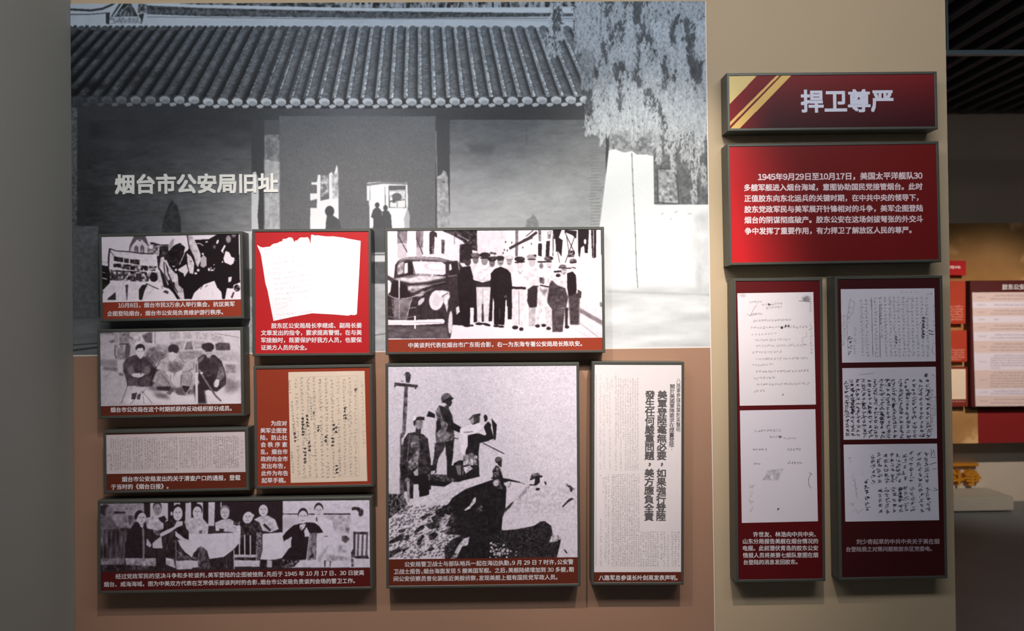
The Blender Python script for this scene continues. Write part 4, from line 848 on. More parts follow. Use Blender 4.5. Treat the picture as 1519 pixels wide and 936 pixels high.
    c.P(190, 278, 600, 300, 575, 330, 568, 325, 600, 295, 628, 275, 632, soft=.5)
    c.E(222, 425, 590, 58, 82, 8, soft=.6, tex=14); c.E(200, 430, 590, 34, 56, 8, soft=1.5); c.P(215, 420, 515, 470, 508, 530, 520, 535, 560, 520, 600, 522, 640, 512, 690, 500, 640, 470, 580, soft=.8, tex=30); c.L(70, 8, 470, 560, 520, 530, soft=.8)
    c.P(90, 20, 800, 520, 800, 530, 900, 20, 900, soft=2, tex=12, ts=(12, 5)); c.P(235, 22, 750, 240, 752, 480, 742, 495, 760, 485, 780, 260, 792, 22, 792, soft=.5); c.L(232, 12, 252, 718, 252, 822, soft=.2); c.L(150, 3, 22, 775, 480, 770, soft=.6)
    c.P(60, 515, 690, 555, 640, 565, 760, 545, 890, 520, 890, 512, 790, soft=.6); c.E(205, 540, 770, 17, 92, 3, soft=.7)
    c.P(30, 560, 700, 690, 640, 690, 800, 560, 790, soft=.6); c.P(205, 585, 650, 612, 635, 622, 680, 590, 708, soft=.6)
    c.P(34, 530, 290, 600, 280, 605, 380, 530, 395, soft=.5); c.P(214, 530, 300, 545, 290, 552, 340, 530, 350, soft=.3); c.L(200, 4, 520, 270, 600, 266, 612, 340, soft=.3); c.L(170, 4, 520, 395, 592, 385)
    c.P(232, 555, 800, 1900, 780, 1900, 920, 540, 920, soft=1)
    def man(x, hat, hy, by, w, coat, leg, feet, face=135, hatv=32, split=True, sh=None):
        """x centre, hat top y, head y, belt y, half width, coat value, trouser value, feet y"""
        c.P(coat, x - w * .35, hy + 34, x + w * .35, hy + 34, x + w * .9, hy + 58, x + w * 1.05, by - 40, x + w * .9, by + 6, x - w * .9, by + 6, x - w * 1.05, by - 40, x - w * .9, hy + 58, soft=.6, tex=12)
        c.P(leg, x - w * .85, by, x + w * .85, by, x + w * .8, feet - 10, x + w * .12, feet - 10, x, by + 90, x - w * .12, feet - 10, x - w * .8, feet - 10, soft=.6, tex=12)
        c.E(25, x - w * .45, feet, w * .42, 12, 0, soft=.4); c.E(25, x + w * .45, feet, w * .42, 12, 0, soft=.4)
        head(x, hat, hy, face, hatv)
    def head(x, hat, hy, face, hatv, w=30):
        c.E(face, x, hy, w * .82, 36, 0, soft=.5); c.L(face * .45, 5, x - 14, hy - 6, x - 3, hy - 6, soft=.3); c.L(face * .45, 5, x + 4, hy - 6, x + 15, hy - 6, soft=.3); c.L(face * .5, 5, x - 9, hy + 16, x + 9, hy + 16, soft=.3)
        c.E(hatv, x, (hat + hy - 14) / 2, w * 1.25, (hy - 14 - hat) / 2 + 2, 0, soft=.4, tex=16); c.L(hatv * .6, 9, x - w * .9, hy - 18, x + w * .95, hy - 18, soft=.3)
    c.z(670, 338, 5.508)
    head(195, 205, 260, 120, 90); c.P(200, 150, 310, 190, 295, 240, 310, 240, 440, 160, 420, soft=.5)
    head(330, 235, 285, 110, 45); head(470, 225, 275, 160, 190); c.P(195, 430, 320, 500, 310, 520, 380, 430, 380, soft=.6)
    c.P(24, 170, 420, 340, 420, 330, 760, 180, 770, 150, 640, soft=.6)
    c.P(24, 440, 420, 500, 400, 490, 745, 455, 745, soft=.5); c.P(224, 150, 650, 182, 650, 178, 770, 156, 790); c.P(224, 338, 640, 345, 640, 342, 740, 336, 740); c.P(224, 448, 640, 456, 640, 456, 760, 440, 760)
    c.P(20, 45, 400, 80, 320, 150, 310, 175, 400, 165, 540, 150, 660, 150, 790, 80, 790, 60, 640, soft=.5, tex=5); c.E(60, 130, 275, 28, 36, soft=.5); c.E(28, 130, 235, 34, 28, soft=.4); c.P(24, 100, 130, 160, 130, 170, 215, 110, 215, soft=.6); c.L(26, 12, 90, 250, 170, 245); c.E(24, 125, 798, 32, 10); c.E(24, 165, 795, 14, 8)
    c.P(214, 180, 330, 240, 305, 300, 300, 330, 330, 315, 430, 250, 445, 180, 425, soft=.5, tex=22); c.P(44, 200, 445, 312, 445, 312, 482, 200, 482, soft=.5); c.P(205, 200, 482, 318, 482, 300, 770, 262, 772, 258, 620, 245, 620, 245, 770, 208, 770, soft=.5, tex=16); c.L(120, 4, 255, 500, 250, 760, soft=.5); c.E(130, 268, 270, 27, 36, soft=.6); c.E(34, 272, 222, 44, 22, 0, soft=.4, tex=20); c.L(28, 11, 232, 247, 312, 247); c.E(28, 225, 782, 34, 11, 0, soft=.3); c.E(28, 285, 788, 34, 11, 15, soft=.3); c.L(150, 5, 225, 425, 300, 430, soft=.4)
    c.P(17, 320, 370, 350, 335, 400, 315, 455, 340, 490, 380, 500, 450, 470, 560, 440, 590, 430, 790, 345, 790, 345, 600, 318, 500, soft=.5, tex=5); c.E(140, 398, 275, 27, 36, soft=.5); c.E(40, 395, 245, 36, 18, soft=.4); c.L(30, 6, 375, 265, 425, 262, soft=.3); c.L(60, 4, 384, 290, 412, 290); c.L(90, 4, 392, 650, 392, 740, soft=.4); c.E(28, 365, 800, 26, 10); c.E(28, 405, 805, 24, 10); c.E(70, 440, 560, 14, 12, soft=.5)
    c.P(218, 482, 370, 540, 335, 580, 335, 625, 370, 650, 470, 620, 490, 495, 485, soft=.5, tex=16); c.P(30, 495, 478, 625, 482, 622, 502, 495, 498); c.P(208, 490, 500, 618, 502, 600, 800, 552, 804, 553, 640, 545, 640, 540, 800, 496, 796, soft=.5, tex=14); c.L(110, 5, 549, 520, 549, 790, soft=.5); c.E(190, 556, 300, 30, 40, soft=.5); c.E(48, 555, 255, 44, 22, 0, soft=.3, tex=24); c.L(22, 11, 514, 283, 598, 276); c.E(36, 518, 812, 26, 16, soft=.3); c.E(36, 568, 825, 18, 16, soft=.3); c.L(120, 5, 540, 345, 560, 375, 580, 345); c.L(120, 4, 590, 400, 620, 410)
    c.P(95, 518, 20, 545, 20, 540, 230, 518, 235, soft=.8, tex=16); c.L(50, 22, 470, 170, 560, 120, 661, 75, soft=.6); c.L(50, 10, 580, 100, 661, 65)
    for x, y in ((430, 180), (455, 185), (440, 115), (490, 120), (580, 160), (650, 130), (330, 205), (420, 205)): c.E(60, x, y, 6, 9, soft=.4)
    for x, y in ((325, 205), (350, 210), (350, 240)): c.E(70, x, y, 16, 10, soft=.6)
    c.z(780, 338, 5.508)
    c.P(224, 0, 100, 100, 60, 640, 15, 640, 900, 0, 900, soft=.5, al=.2); c.L(50, 22, 0, 100, 50, 65, 90, 35, soft=.6); c.L(60, 8, 0, 70, 60, 20)
    c.P(90, 100, 15, 125, 15, 125, 110, 105, 110, soft=.5, tex=60); c.P(28, 100, 125, 132, 128, 128, 235, 98, 225, soft=.3); c.P(28, 166, 108, 197, 105, 190, 232, 160, 230, soft=.3); c.P(150, 175, 30, 210, 25, 200, 90, 175, 90, soft=.6, tex=50)
    c.P(20, 228, 15, 292, 15, 268, 80, 300, 100, 290, 235, 262, 190, 245, 195, 240, 90, 228, 90, soft=.3); c.L(36, 7, 223, 15, 221, 230); c.L(30, 5, 240, 95, 275, 285)
    c.L(28, 6, 315, 30, 400, 210); c.L(28, 6, 410, 40, 320, 285); c.L(28, 5, 330, 60, 350, 190); c.P(26, 318, 15, 415, 25, 410, 90, 380, 60, 318, 35, soft=.3); c.P(60, 345, 190, 395, 180, 395, 240, 345, 240, soft=.6, tex=90, ts=(2, 2))
    c.P(20, 425, 15, 515, 15, 505, 205, 480, 205, 475, 145, 450, 160, 440, 240, 430, 230, 425, 180, soft=.3); c.E(230, 483, 112, 10, 22); c.P(40, 530, 15, 550, 15, 550, 245, 540, 245, soft=.4, tex=40, ts=(2, 2)); c.P(24, 555, 15, 575, 15, 572, 240, 553, 250, soft=.3); c.P(45, 610, 15, 625, 15, 622, 220, 612, 220, soft=.5); c.L(190, 4, 440, 270, 500, 275, 620, 288, soft=.4)
    c.P(205, 440, 600, 630, 610, 630, 900, 430, 900, soft=3, tex=6); c.P(120, 440, 650, 630, 760, 630, 800, 440, 690, soft=.8, tex=14); c.P(120, 600, 600, 630, 610, 630, 650, 605, 640, soft=.6)
    for y in (0, 1, 2): c.L(160, 4, 130 + y * 130, 820, 300 + y * 110, 895, soft=.5)
    c.L(130, 5, 440, 775, 590, 890, soft=.5)
    c.P(205, 0, 380, 40, 310, 100, 320, 100, 470, 60, 480, 0, 620, soft=.6, tex=20); c.E(175, 50, 280, 30, 38, soft=.5); c.E(150, 45, 235, 42, 20, 0, soft=.4, tex=20); c.L(40, 9, 12, 256, 80, 256); c.E(45, 75, 225, 12, 10)
    c.P(40, 15, 500, 60, 470, 105, 470, 105, 640, 30, 660, 10, 600, soft=1); c.P(170, 20, 650, 80, 650, 78, 800, 22, 805, soft=.6, tex=14); c.P(226, 4, 660, 16, 650, 16, 820, 4, 820)
    c.P(212, 105, 370, 130, 320, 200, 315, 235, 400, 210, 480, 100, 470, soft=.5, tex=26); c.P(90, 110, 400, 150, 410, 150, 460, 110, 450, soft=1, tex=30); c.L(40, 12, 115, 468, 190, 482); c.P(196, 95, 480, 190, 486, 205, 640, 150, 560, 130, 790, 82, 790, 90, 620, soft=.6, tex=20); c.P(190, 150, 640, 200, 640, 212, 800, 165, 810, soft=.6, tex=14); c.P(80, 110, 500, 180, 500, 150, 560, soft=1.2, al=.6)
    c.E(190, 190, 295, 26, 34, soft=.6); c.E(70, 185, 250, 40, 20, 0, soft=.4, tex=40); c.L(24, 12, 95, 277, 210, 275); c.L(70, 5, 178, 320, 205, 320); c.E(110, 125, 310, 18, 24, soft=1)
    c.P(205, 225, 420, 300, 405, 340, 440, 345, 520, 260, 510, soft=.6, tex=30); c.P(62, 190, 460, 210, 425, 260, 470, 320, 490, 345, 560, 330, 650, 210, 660, 172, 610, soft=1, tex=16); c.P(70, 210, 655, 318, 655, 300, 850, 215, 850, soft=1, tex=14)
    c.P(190, 245, 365, 290, 355, 295, 400, 255, 400, soft=.5); c.L(24, 14, 228, 358, 290, 352); c.E(35, 262, 388, 20, 14, soft=.4); c.E(150, 310, 350, 24, 34, soft=.6, tex=60, ts=(2, 2)); c.L(26, 10, 265, 325, 370, 330); c.E(100, 300, 312, 30, 14, soft=.4)
    c.P(212, 340, 340, 400, 330, 460, 370, 485, 450, 455, 550, 430, 520, 400, 380, soft=.5, tex=12); c.P(20, 335, 370, 380, 355, 408, 385, 415, 500, 400, 580, 350, 580, 335, 470, soft=.5); c.P(60, 345, 560, 440, 520, 436, 790, 360, 790, soft=1.2, tex=12); c.P(60, 420, 500, 455, 520, 450, 575, 430, 570, soft=.5)
    c.E(200, 385, 300, 26, 36, soft=.5); c.E(90, 385, 268, 30, 18, 0, soft=.4, tex=30); c.L(20, 12, 358, 284, 415, 280); c.L(50, 8, 375, 322, 410, 330, soft=.3); c.P(40, 318, 650, 345, 650, 340, 810, 318, 810, soft=1)
    for x, y in ((95, 800), (185, 820), (335, 808), (145, 795)): c.E(40, x, y, 20, 14, soft=.6)
    p.put('photograph', c, dark=(26, 14, 18), light=(252, 242, 252), grain=5, con=.6, grit=9)
    p.text([('中美谈判代表在烟台市广东街合影，右一为东海专署公安局局长陈玖安。', 605.9, 512.2, 863.2, 509.6)], bold=.009)
car()

# ---------------------------------------------------------------- lookouts on the rocks
def soldiers():
    p = Panel('photo_panel', [(570.8,539.6),(859.6,537.6),(860.7,870),(573.8,873.4)], 'tall framed photo panel of armed lookouts standing on coastal rocks beside a pole', B_BROWN, group='framed panels on the mural')
    c = p.full_pic(p.pl.px(716, 828.0)[1], base=202)
    c.z(575, 540, 6.24)
    c.a += 14 * (fbm(c.H, c.W, 50, 50) - .5) + blur(34 * RNG.standard_normal(c.a.shape).astype(np.float32), 1)
    c.P(90, 155, 205, 188, 205, 182, 400, 165, 640, 132, 680, 140, 500, soft=.6, tex=36, ts=(4, 4)); c.P(56, 62, 170, 280, 192, 278, 218, 62, 200, soft=.3, tex=20); c.P(60, 165, 95, 216, 95, 205, 175, 170, 172, soft=.5, tex=30); c.P(110, 145, 100, 170, 85, 170, 110, soft=.5); c.E(60, 185, 85, 22, 12); c.E(120, 135, 158, 12, 8); c.E(40, 68, 205, 8, 9); c.E(40, 258, 224, 8, 8)
    c.P(80, 118, 640, 150, 640, 150, 1210, 112, 1210, soft=.8, tex=24)
    # man standing left
    c.P(48, 155, 690, 190, 640, 260, 628, 330, 650, 372, 690, 400, 900, 402, 1160, 150, 1180, 132, 930, soft=.4, tex=26, ts=(3, 3)); c.P(118, 215, 720, 290, 720, 300, 760, 215, 780, soft=.6, tex=40, ts=(3, 3)); c.P(120, 195, 900, 300, 760, 280, 930, 230, 980, 190, 960, soft=1, tex=50, ts=(3, 3)); c.P(100, 215, 660, 290, 660, 290, 720, 215, 720, soft=1.2, tex=20); c.L(150, 5, 205, 650, 180, 900, soft=.6)
    c.P(52, 262, 590, 312, 590, 305, 650, 255, 640, soft=.4); c.P(130, 245, 520, 300, 510, 328, 530, 322, 590, 280, 606, 252, 580, soft=.5, tex=30, ts=(2, 2)); c.P(40, 237, 540, 245, 505, 290, 485, 340, 490, 340, 520, 300, 518, 265, 520, 250, 575, 238, 560, soft=.4); c.P(205, 190, 640, 160, 660, 130, 760, 128, 690, soft=.6); c.E(235, 250, 500, 14, 24, 20, soft=.5)
    c.P(30, 110, 920, 170, 940, 190, 1000, 250, 1080, 240, 1240, 188, 1250, 175, 1120, 130, 1060, soft=.5, tex=30); c.P(150, 175, 1080, 205, 1080, 205, 1270, 185, 1280, soft=.8, tex=20)
    c.P(22, 290, 1030, 385, 1010, 385, 1210, 292, 1230, soft=.3); c.P(210, 240, 1110, 285, 1110, 290, 1240, 250, 1270, 235, 1230, soft=.4); c.P(24, 180, 1040, 330, 1010, 340, 1120, 200, 1080, soft=.4); c.E(120, 185, 1075, 24, 24, soft=.8, tex=60, ts=(2, 2)); c.P(200, 240, 1000, 280, 960, 285, 1030, 250, 1030, soft=.5, tex=30)
    # man in a helmet
    c.P(105, 440, 440, 480, 380, 540, 400, 590, 470, 610, 540, 620, 700, 600, 850, 530, 850, 540, 760, 500, 800, 430, 840, 450, 720, 440, 620, 470, 560, soft=.4, tex=40, ts=(3, 3)); c.P(34, 480, 390, 560, 400, 600, 480, 610, 640, 540, 620, 560, 560, 500, 480, soft=.8, tex=14); c.P(30, 450, 530, 480, 500, 500, 590, 450, 640, soft=.8)
    c.E(80, 546, 318, 52, 50, 0, soft=.4, tex=26); c.P(28, 495, 358, 520, 335, 575, 305, 615, 315, 585, 340, 540, 350, soft=.3); c.P(40, 530, 345, 590, 335, 597, 360, 580, 392, 550, 385, soft=.4); c.P(60, 530, 380, 570, 390, 560, 430, 540, 420, soft=.4)
    c.P(24, 360, 485, 380, 434, 436, 462, 440, 498, soft=.3); c.P(20, 590, 530, 680, 585, 665, 635, 590, 600, soft=.3); c.L(40, 8, 600, 680, 655, 692); c.P(130, 460, 640, 540, 620, 560, 700, 470, 730, soft=1.5, tex=40, ts=(2.5, 2.5))
    c.P(50, 437, 730, 530, 720, 520, 790, 470, 870, 455, 940, 450, 1010, 400, 1010, 430, 850, soft=.4, tex=26); c.P(36, 530, 720, 612, 700, 605, 850, 590, 940, 600, 1040, 555, 1040, 545, 860, soft=.4, tex=16)
    # man with field glasses
    c.P(30, 725, 660, 830, 640, 860, 660, 840, 830, 850, 1040, 690, 1080, 720, 900, soft=.4, tex=12); c.P(170, 700, 850, 780, 820, 830, 850, 830, 960, 740, 1010, 690, 980, soft=.8, tex=80, ts=(4, 4)); c.P(226, 670, 600, 760, 560, 860, 540, 900, 560, 840, 630, 740, 660, 740, 760, 700, 850, 672, 800, soft=.5, tex=14); c.L(90, 8, 705, 632, 790, 626, soft=.5)
    c.P(26, 840, 640, 900, 660, 936, 660, 960, 560, 930, 530, 890, 580, 905, 640, 936, 710, 1000, 700, 1010, 560, 960, 500, 985, 700, 850, 730, soft=.4); c.P(26, 895, 560, 950, 570, 985, 690, 860, 730, 835, 660, 910, 680, soft=.4); c.P(215, 850, 640, 895, 600, 915, 650, 880, 655, soft=.4)
    c.P(205, 735, 500, 760, 450, 810, 430, 880, 465, 860, 480, 790, 470, 755, 520, soft=.5); c.P(44, 742, 520, 790, 468, 860, 455, 850, 540, 790, 562, 770, 550, 800, 500, soft=.4, tex=30); c.P(150, 760, 520, 790, 490, 800, 540, 775, 560, soft=.5); c.E(30, 905, 500, 20, 32, 0, soft=.3); c.P(200, 850, 480, 890, 490, 900, 560, 860, 570, soft=.5); c.L(30, 8, 880, 730, 1080, 830)
    c.P(30, 610, 920, 660, 890, 700, 890, 690, 1090, 610, 1090, soft=.5, tex=24)
    c.z(575, 690, 6.24)
    c.P(70, 370, 80, 620, 90, 640, 130, 530, 195, 385, 165, soft=.5, tex=60, ts=(1.5, 1.5)); c.P(22, 385, 130, 590, 160, 525, 198, 385, 185, soft=.3); c.P(30, 395, 0, 450, 0, 430, 75, 400, 75, soft=.3); c.P(180, 400, 50, 440, 50, 430, 80, 400, 75, soft=.4, tex=60, ts=(2, 2)); c.P(30, 548, 0, 690, 0, 700, 150, 550, 100, soft=.4); c.P(200, 626, 0, 680, 0, 680, 90, 650, 90, soft=.4, al=.5); c.P(26, 700, 0, 840, 0, 840, 100, 700, 150, soft=.4, tex=12); c.P(190, 700, 20, 760, 0, 790, 30, 720, 80, soft=.6, tex=50, ts=(3, 3))
    c.P(70, 0, 260, 150, 270, 185, 370, 60, 470, 0, 500, soft=1, tex=70, ts=(2.5, 2.5))
    c.P(212, 0, 500, 180, 370, 390, 265, 530, 195, 700, 140, 830, 110, 936, 130, 1000, 150, 1000, 900, 0, 900, soft=.5, tex=18, ts=(2, 2))
    c.P(26, 440, 420, 560, 360, 600, 300, 720, 220, 936, 145, 1010, 120, 1100, 200, 1090, 400, 1060, 560, 1060, 900, 520, 900, 560, 720, 660, 640, 540, 660, 560, 590, 590, 570, 500, 560, 520, 480, 450, 460, soft=.5, tex=12)
    rx = RNG.uniform(440, 1080, 1500); ry = RNG.uniform(170, 860, 1500); k = ry > 520 - (rx - 440) * .62; rx, ry = rx[k], ry[k]
    c.strokes(np.stack([rx, ry, rx + RNG.uniform(3, 12, len(rx)), ry - RNG.uniform(-2, 9, len(rx))], 1), RNG.uniform(30, 88, len(rx)), .35, .6)
    for f in ((705, 415, 760, 370, 800, 300, 818, 292, 815, 340, 760, 400, 720, 420), (580, 865, 640, 760, 700, 680, 760, 660, 740, 740, 690, 750, 640, 850, 600, 868), (490, 560, 530, 450, 590, 465, 540, 560, 580, 570, 520, 640, 600, 640, 680, 650, 560, 740, 500, 700)): c.P(196, *f, soft=.7, tex=40, ts=(3, 3))
    c.P(110, 830, 400, 936, 320, 936, 380, 850, 430, soft=1.5, tex=50, ts=(2, 2))
    for f in ((240, 620, 300, 560, 345, 545, 330, 590, 260, 630), (345, 550, 440, 520, 480, 530, 480, 580, 390, 590), (400, 480, 450, 460, 500, 470, 470, 530, 420, 520), (15, 700, 130, 630, 155, 640, 140, 690, 15, 730), (140, 690, 185, 640, 205, 650, 190, 700), (100, 600, 170, 580, 160, 610, 110, 630), (15, 800, 80, 770, 110, 755, 130, 790, 60, 830, 15, 860), (130, 780, 190, 755, 200, 765, 140, 805), (275, 700, 320, 640, 340, 650, 300, 740, 270, 730), (360, 790, 400, 750, 440, 770, 400, 795), (300, 480, 380, 445, 430, 450, 330, 500), (525, 760, 600, 680, 680, 650, 700, 680, 640, 760, 600, 850, 530, 850), (380, 640, 440, 610, 470, 640, 430, 690, 390, 690), (140, 540, 190, 545, 150, 552)):
        c.P(38, *f, soft=.6, tex=26, ts=(2.5, 2.5))
    n = 700; rx = RNG.uniform(10, 620, n); ry = RNG.uniform(380, 860, n)
    c.strokes(np.stack([rx, ry, rx + RNG.uniform(4, 26, n), ry - RNG.uniform(2, 16, n)], 1), RNG.uniform(30, 130, n), .4, .7)
    n = 240; rx = RNG.uniform(120, 800, n); ry = 460 - (rx - 60) * .4 + RNG.uniform(-10, 90, n)
    c.strokes(np.stack([rx, ry, rx + RNG.uniform(3, 12, n), ry - RNG.uniform(2, 6, n)], 1), RNG.uniform(80, 150, n), .35, .6)
    c.z(715, 600, 6.24)
    c.P(26, 15, 190, 60, 190, 76, 330, 20, 350, 0, 350, 0, 290, 50, 300, soft=.4, al=0)
    # two soldiers further right, far rock
    c.P(26, 0, 730, 90, 705, 110, 740, 200, 740, 215, 800, 218, 900, 200, 1000, 190, 1440, 0, 1440, soft=.4, tex=14)
    c.P(80, 97, 600, 130, 560, 165, 580, 190, 660, 210, 780, 150, 780, 100, 690, soft=.5, tex=60, ts=(2, 2)); c.P(26, 150, 590, 190, 660, 212, 790, 190, 790, 160, 690, soft=.5, tex=10); c.E(170, 128, 725, 26, 30, soft=.8, tex=40, ts=(2, 2))
    c.E(90, 152, 512, 34, 30, 0, soft=.4, tex=20); c.P(26, 115, 540, 150, 525, 192, 515, 175, 530, 150, 540, soft=.3); c.P(34, 140, 530, 180, 530, 180, 580, 160, 570, 145, 555, soft=.4); c.L(24, 14, 85, 680, 190, 685, 260, 700, soft=.2); c.P(24, 190, 680, 240, 686, 350, 714, 348, 724, 250, 708, 205, 724, soft=.3); c.L(60, 5, 350, 720, 400, 738); c.L(50, 5, 265, 705, 260, 745, 240, 765)
    c.P(196, 200, 1010, 300, 880, 380, 770, 440, 730, 560, 750, 660, 740, 780, 730, 850, 770, 890, 830, 895, 1300, 190, 1150, soft=.6, tex=18, ts=(2.5, 2.5))
    c.P(150, 330, 870, 400, 770, 450, 740, 420, 800, 350, 870, soft=1.5, tex=50, ts=(1.5, 1.5))
    c.P(90, 445, 680, 460, 640, 520, 630, 545, 655, 500, 665, soft=.5, tex=40); c.L(26, 16, 445, 695, 500, 668, 560, 664, soft=.2); c.P(30, 495, 670, 535, 670, 535, 720, 500, 750, 440, 750, 440, 735, 480, 740, soft=.3); c.P(205, 450, 700, 490, 690, 485, 730, 460, 735, soft=.4); c.E(24, 515, 782, 20, 12, -10, soft=.3); c.P(24, 570, 715, 590, 712, 598, 735, 588, 748, 580, 725, soft=.3)
    c.z(715, 690, 6.24)
    c.P(80, 780, 165, 860, 215, 850, 230, 780, 190, soft=.5, tex=50, ts=(2, 2)); c.P(40, 810, 210, 840, 215, 830, 250, 815, 240, soft=.4); c.P(40, 805, 310, 840, 300, 845, 312, 800, 340, 745, 390, 740, 380, soft=.4)
    c.P(50, 205, 415, 260, 355, 300, 328, 260, 390, 205, 440, soft=.4, tex=20); c.P(205, 190, 480, 215, 440, 900, 440, 890, 860, 690, 860, 700, 700, 640, 640, 560, 520, 470, 560, 180, 600, soft=.6, tex=14, ts=(2, 2))
    c.P(34, 170, 605, 330, 590, 480, 560, 540, 520, 580, 515, 640, 560, 655, 640, 660, 700, 730, 680, 720, 740, 690, 860, 60, 860, 100, 660, soft=.5, tex=34, ts=(1.3, 1.3)); c.P(190, 615, 715, 650, 640, 700, 640, 735, 675, 690, 705, soft=1, tex=60, ts=(2, 2)); c.P(40, 752, 775, 770, 780, 792, 810, 780, 818, soft=.4)
    for i in range(50):
        x, y = random.gauss(170, 60), random.gauss(790, 40); c.E(random.uniform(140, 215), x, y, random.uniform(4, 12), random.uniform(4, 14), random.uniform(0, 90), soft=.3)
    n = 900; rx = RNG.uniform(120, 700, n); ry = RNG.uniform(560, 860, n); k = ry > 620 - (rx - 120) * .14
    rx, ry = rx[k], ry[k]; c.strokes(np.stack([rx, ry, rx + 3, ry + 2], 1), RNG.uniform(60, 170, len(rx)), .3, .6)
    p.put('photograph', c, dark=(24, 20, 22), light=(248, 238, 253), grain=9, con=.6, grit=8)
    p.text([('公安局警卫战士与部队哨兵一起在海边执勤，9 月 29 日 7 时许，公安警'.replace('，', ','), 600.2, 837.1, 850.4, 833.2), ('卫战士报告，烟台海面发现 5 艘美国军舰。之后，美舰陆续增加到 30 多艘，期'.replace('，', ','), 584.1, 847.8, 850.9, 844.5), ('间公安侦察员曾化装抵近美舰侦察，发现美舰上载有国民党军政人员。'.replace('，', ','), 584.1, 858.6, 826.8, 855.9)], bold=.006)
soldiers()

# ---------------------------------------------------------------- newspaper statement
def news():
    p = Panel('notice_panel', [(877.2,536.5),(1014.8,536.5),(1014.8,868),(878.2,868)], 'tall narrow framed panel with a white newspaper page and two big vertical headlines', B_BROWN, group='framed panels on the mural')
    c = p.full_pic(p.pl.px(946, 848.5)[1], res=3.0, base=232)
    c.z(865, 530, 4.926); c.G(4, 30)
    x = 395
    for i in range(10):
        c.hand(398 - i * 17.6, 150 if i < 9 else 120, 398 - i * 17.6, 830 if i < 6 else 600 + 230 * (i % 2), 12, 130, .27, dens=.94, var=40, lw=5, al=.7)
    for xx, a, b in ((212, 150, 240), (196, 180, 830), (175, 130, 480), (152, 180, 820), (126, 125, 820)): c.hand(xx, a, xx, b, 15, 150, .27, dens=.9, var=30, lw=5, al=.7)
    for i in range(12): c.hand(405 - i * 16.5, 850, 405 - i * 16.5, 1530, 13, 118, .28, dens=.94, var=45, lw=5, al=.72)
    for xx, a, b in ((186, 850, 1530), (128, 850, 880), (148, 880, 990), (165, 870, 1500), (130, 1180, 1530), (212, 850, 1530)): c.hand(xx, a, xx, b, 15, 120, .28, dens=.92, var=40, lw=5, al=.7)
    for i, xx in enumerate((422, 440, 460, 476, 494, 512, 528, 545, 572, 594, 620, 652, 675, 697)): c.hand(xx, 1270, xx, 1530 if i != 8 else 1480, 15 if i > 7 else 13, 105, .3, dens=.93, var=40, lw=5, al=.75)
    for k in range(56): c.L(110, 3, 92, 125 + k * 25, 97, 137 + k * 25, 92, 150 + k * 25, al=.7)
    p.put('newspaper_page', c, c.rgbout((46, 38, 40), (248, 238, 240), 3, 0))
    f = zz(865, 530, 4.926)
    p.text([('美軍登陸毫無必要，如果強行登陸', *f(579, 243), *f(568, 1195))], m=M_TXTG, bold=.03, vert=True, chh=14.6, name='headline_text')
    p.text([('發生任何嚴重問題，美方應負全責', *f(489, 243), *f(480, 1195))], m=M_TXTG, bold=.03, vert=True, chh=14.6, name='headline_text')
    p.text([('關於美國軍隊要求在煙臺登陸：', *f(652, 195), *f(645, 690)), ], m=M_TXTG, bold=.012, vert=True, chh=8.0, name='headline_text')
    p.text([('八路軍參謀長葉劍英聲明', *f(697, 152), *f(695, 545)), ], m=M_TXTG, bold=.006, vert=True, chh=6.6, name='headline_text')
    p.text([('八路军总参谋长叶剑英发表声明。', 888.3, 857.0, 1005, 856.9)], bold=.012)
news()

# ---------------------------------------------------------------- header sign
def title():
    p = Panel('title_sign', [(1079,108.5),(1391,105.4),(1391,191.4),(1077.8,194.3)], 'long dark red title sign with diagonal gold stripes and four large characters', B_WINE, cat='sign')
    c = p.full_pic(p.inner()[2], res=2.0, base=0); H, W_ = c.a.shape
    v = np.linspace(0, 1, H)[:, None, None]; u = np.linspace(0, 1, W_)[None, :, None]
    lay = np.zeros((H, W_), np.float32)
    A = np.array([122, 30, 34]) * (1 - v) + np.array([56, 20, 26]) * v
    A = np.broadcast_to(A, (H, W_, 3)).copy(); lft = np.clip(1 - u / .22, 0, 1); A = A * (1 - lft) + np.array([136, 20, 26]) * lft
    def st(*f):
        c.a[:] = 0; c.z(1060, 90, 4.22); c.P(1, *f, soft=.25); return c.a[..., None].copy()
    gold = (np.array([232, 206, 140]) * (1 - u) + np.array([190, 150, 90]) * u) * np.ones((H, W_, 3)); gold2 = np.array([226, 186, 110]) * np.ones((H, W_, 3))
    for g, f in ((gold, (60, 60, 298, 60, 60, 308)), (gold2, (420, 60, 440, 60, 60, 445, 60, 420)), (gold2, (452, 60, 512, 60, 150, 432, 92, 432))):
        m = st(*f); A = A * (1 - m) + g * m
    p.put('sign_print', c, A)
    t = p.text([('捍卫尊严', *zz(1060, 90, 4.22)(543, 254), *zz(1060, 90, 4.22)(1115, 249))], m=mat('pale_sign_lettering', rgb(216, 216, 234), 0.5), bold=.028, name='title_lettering')
title()
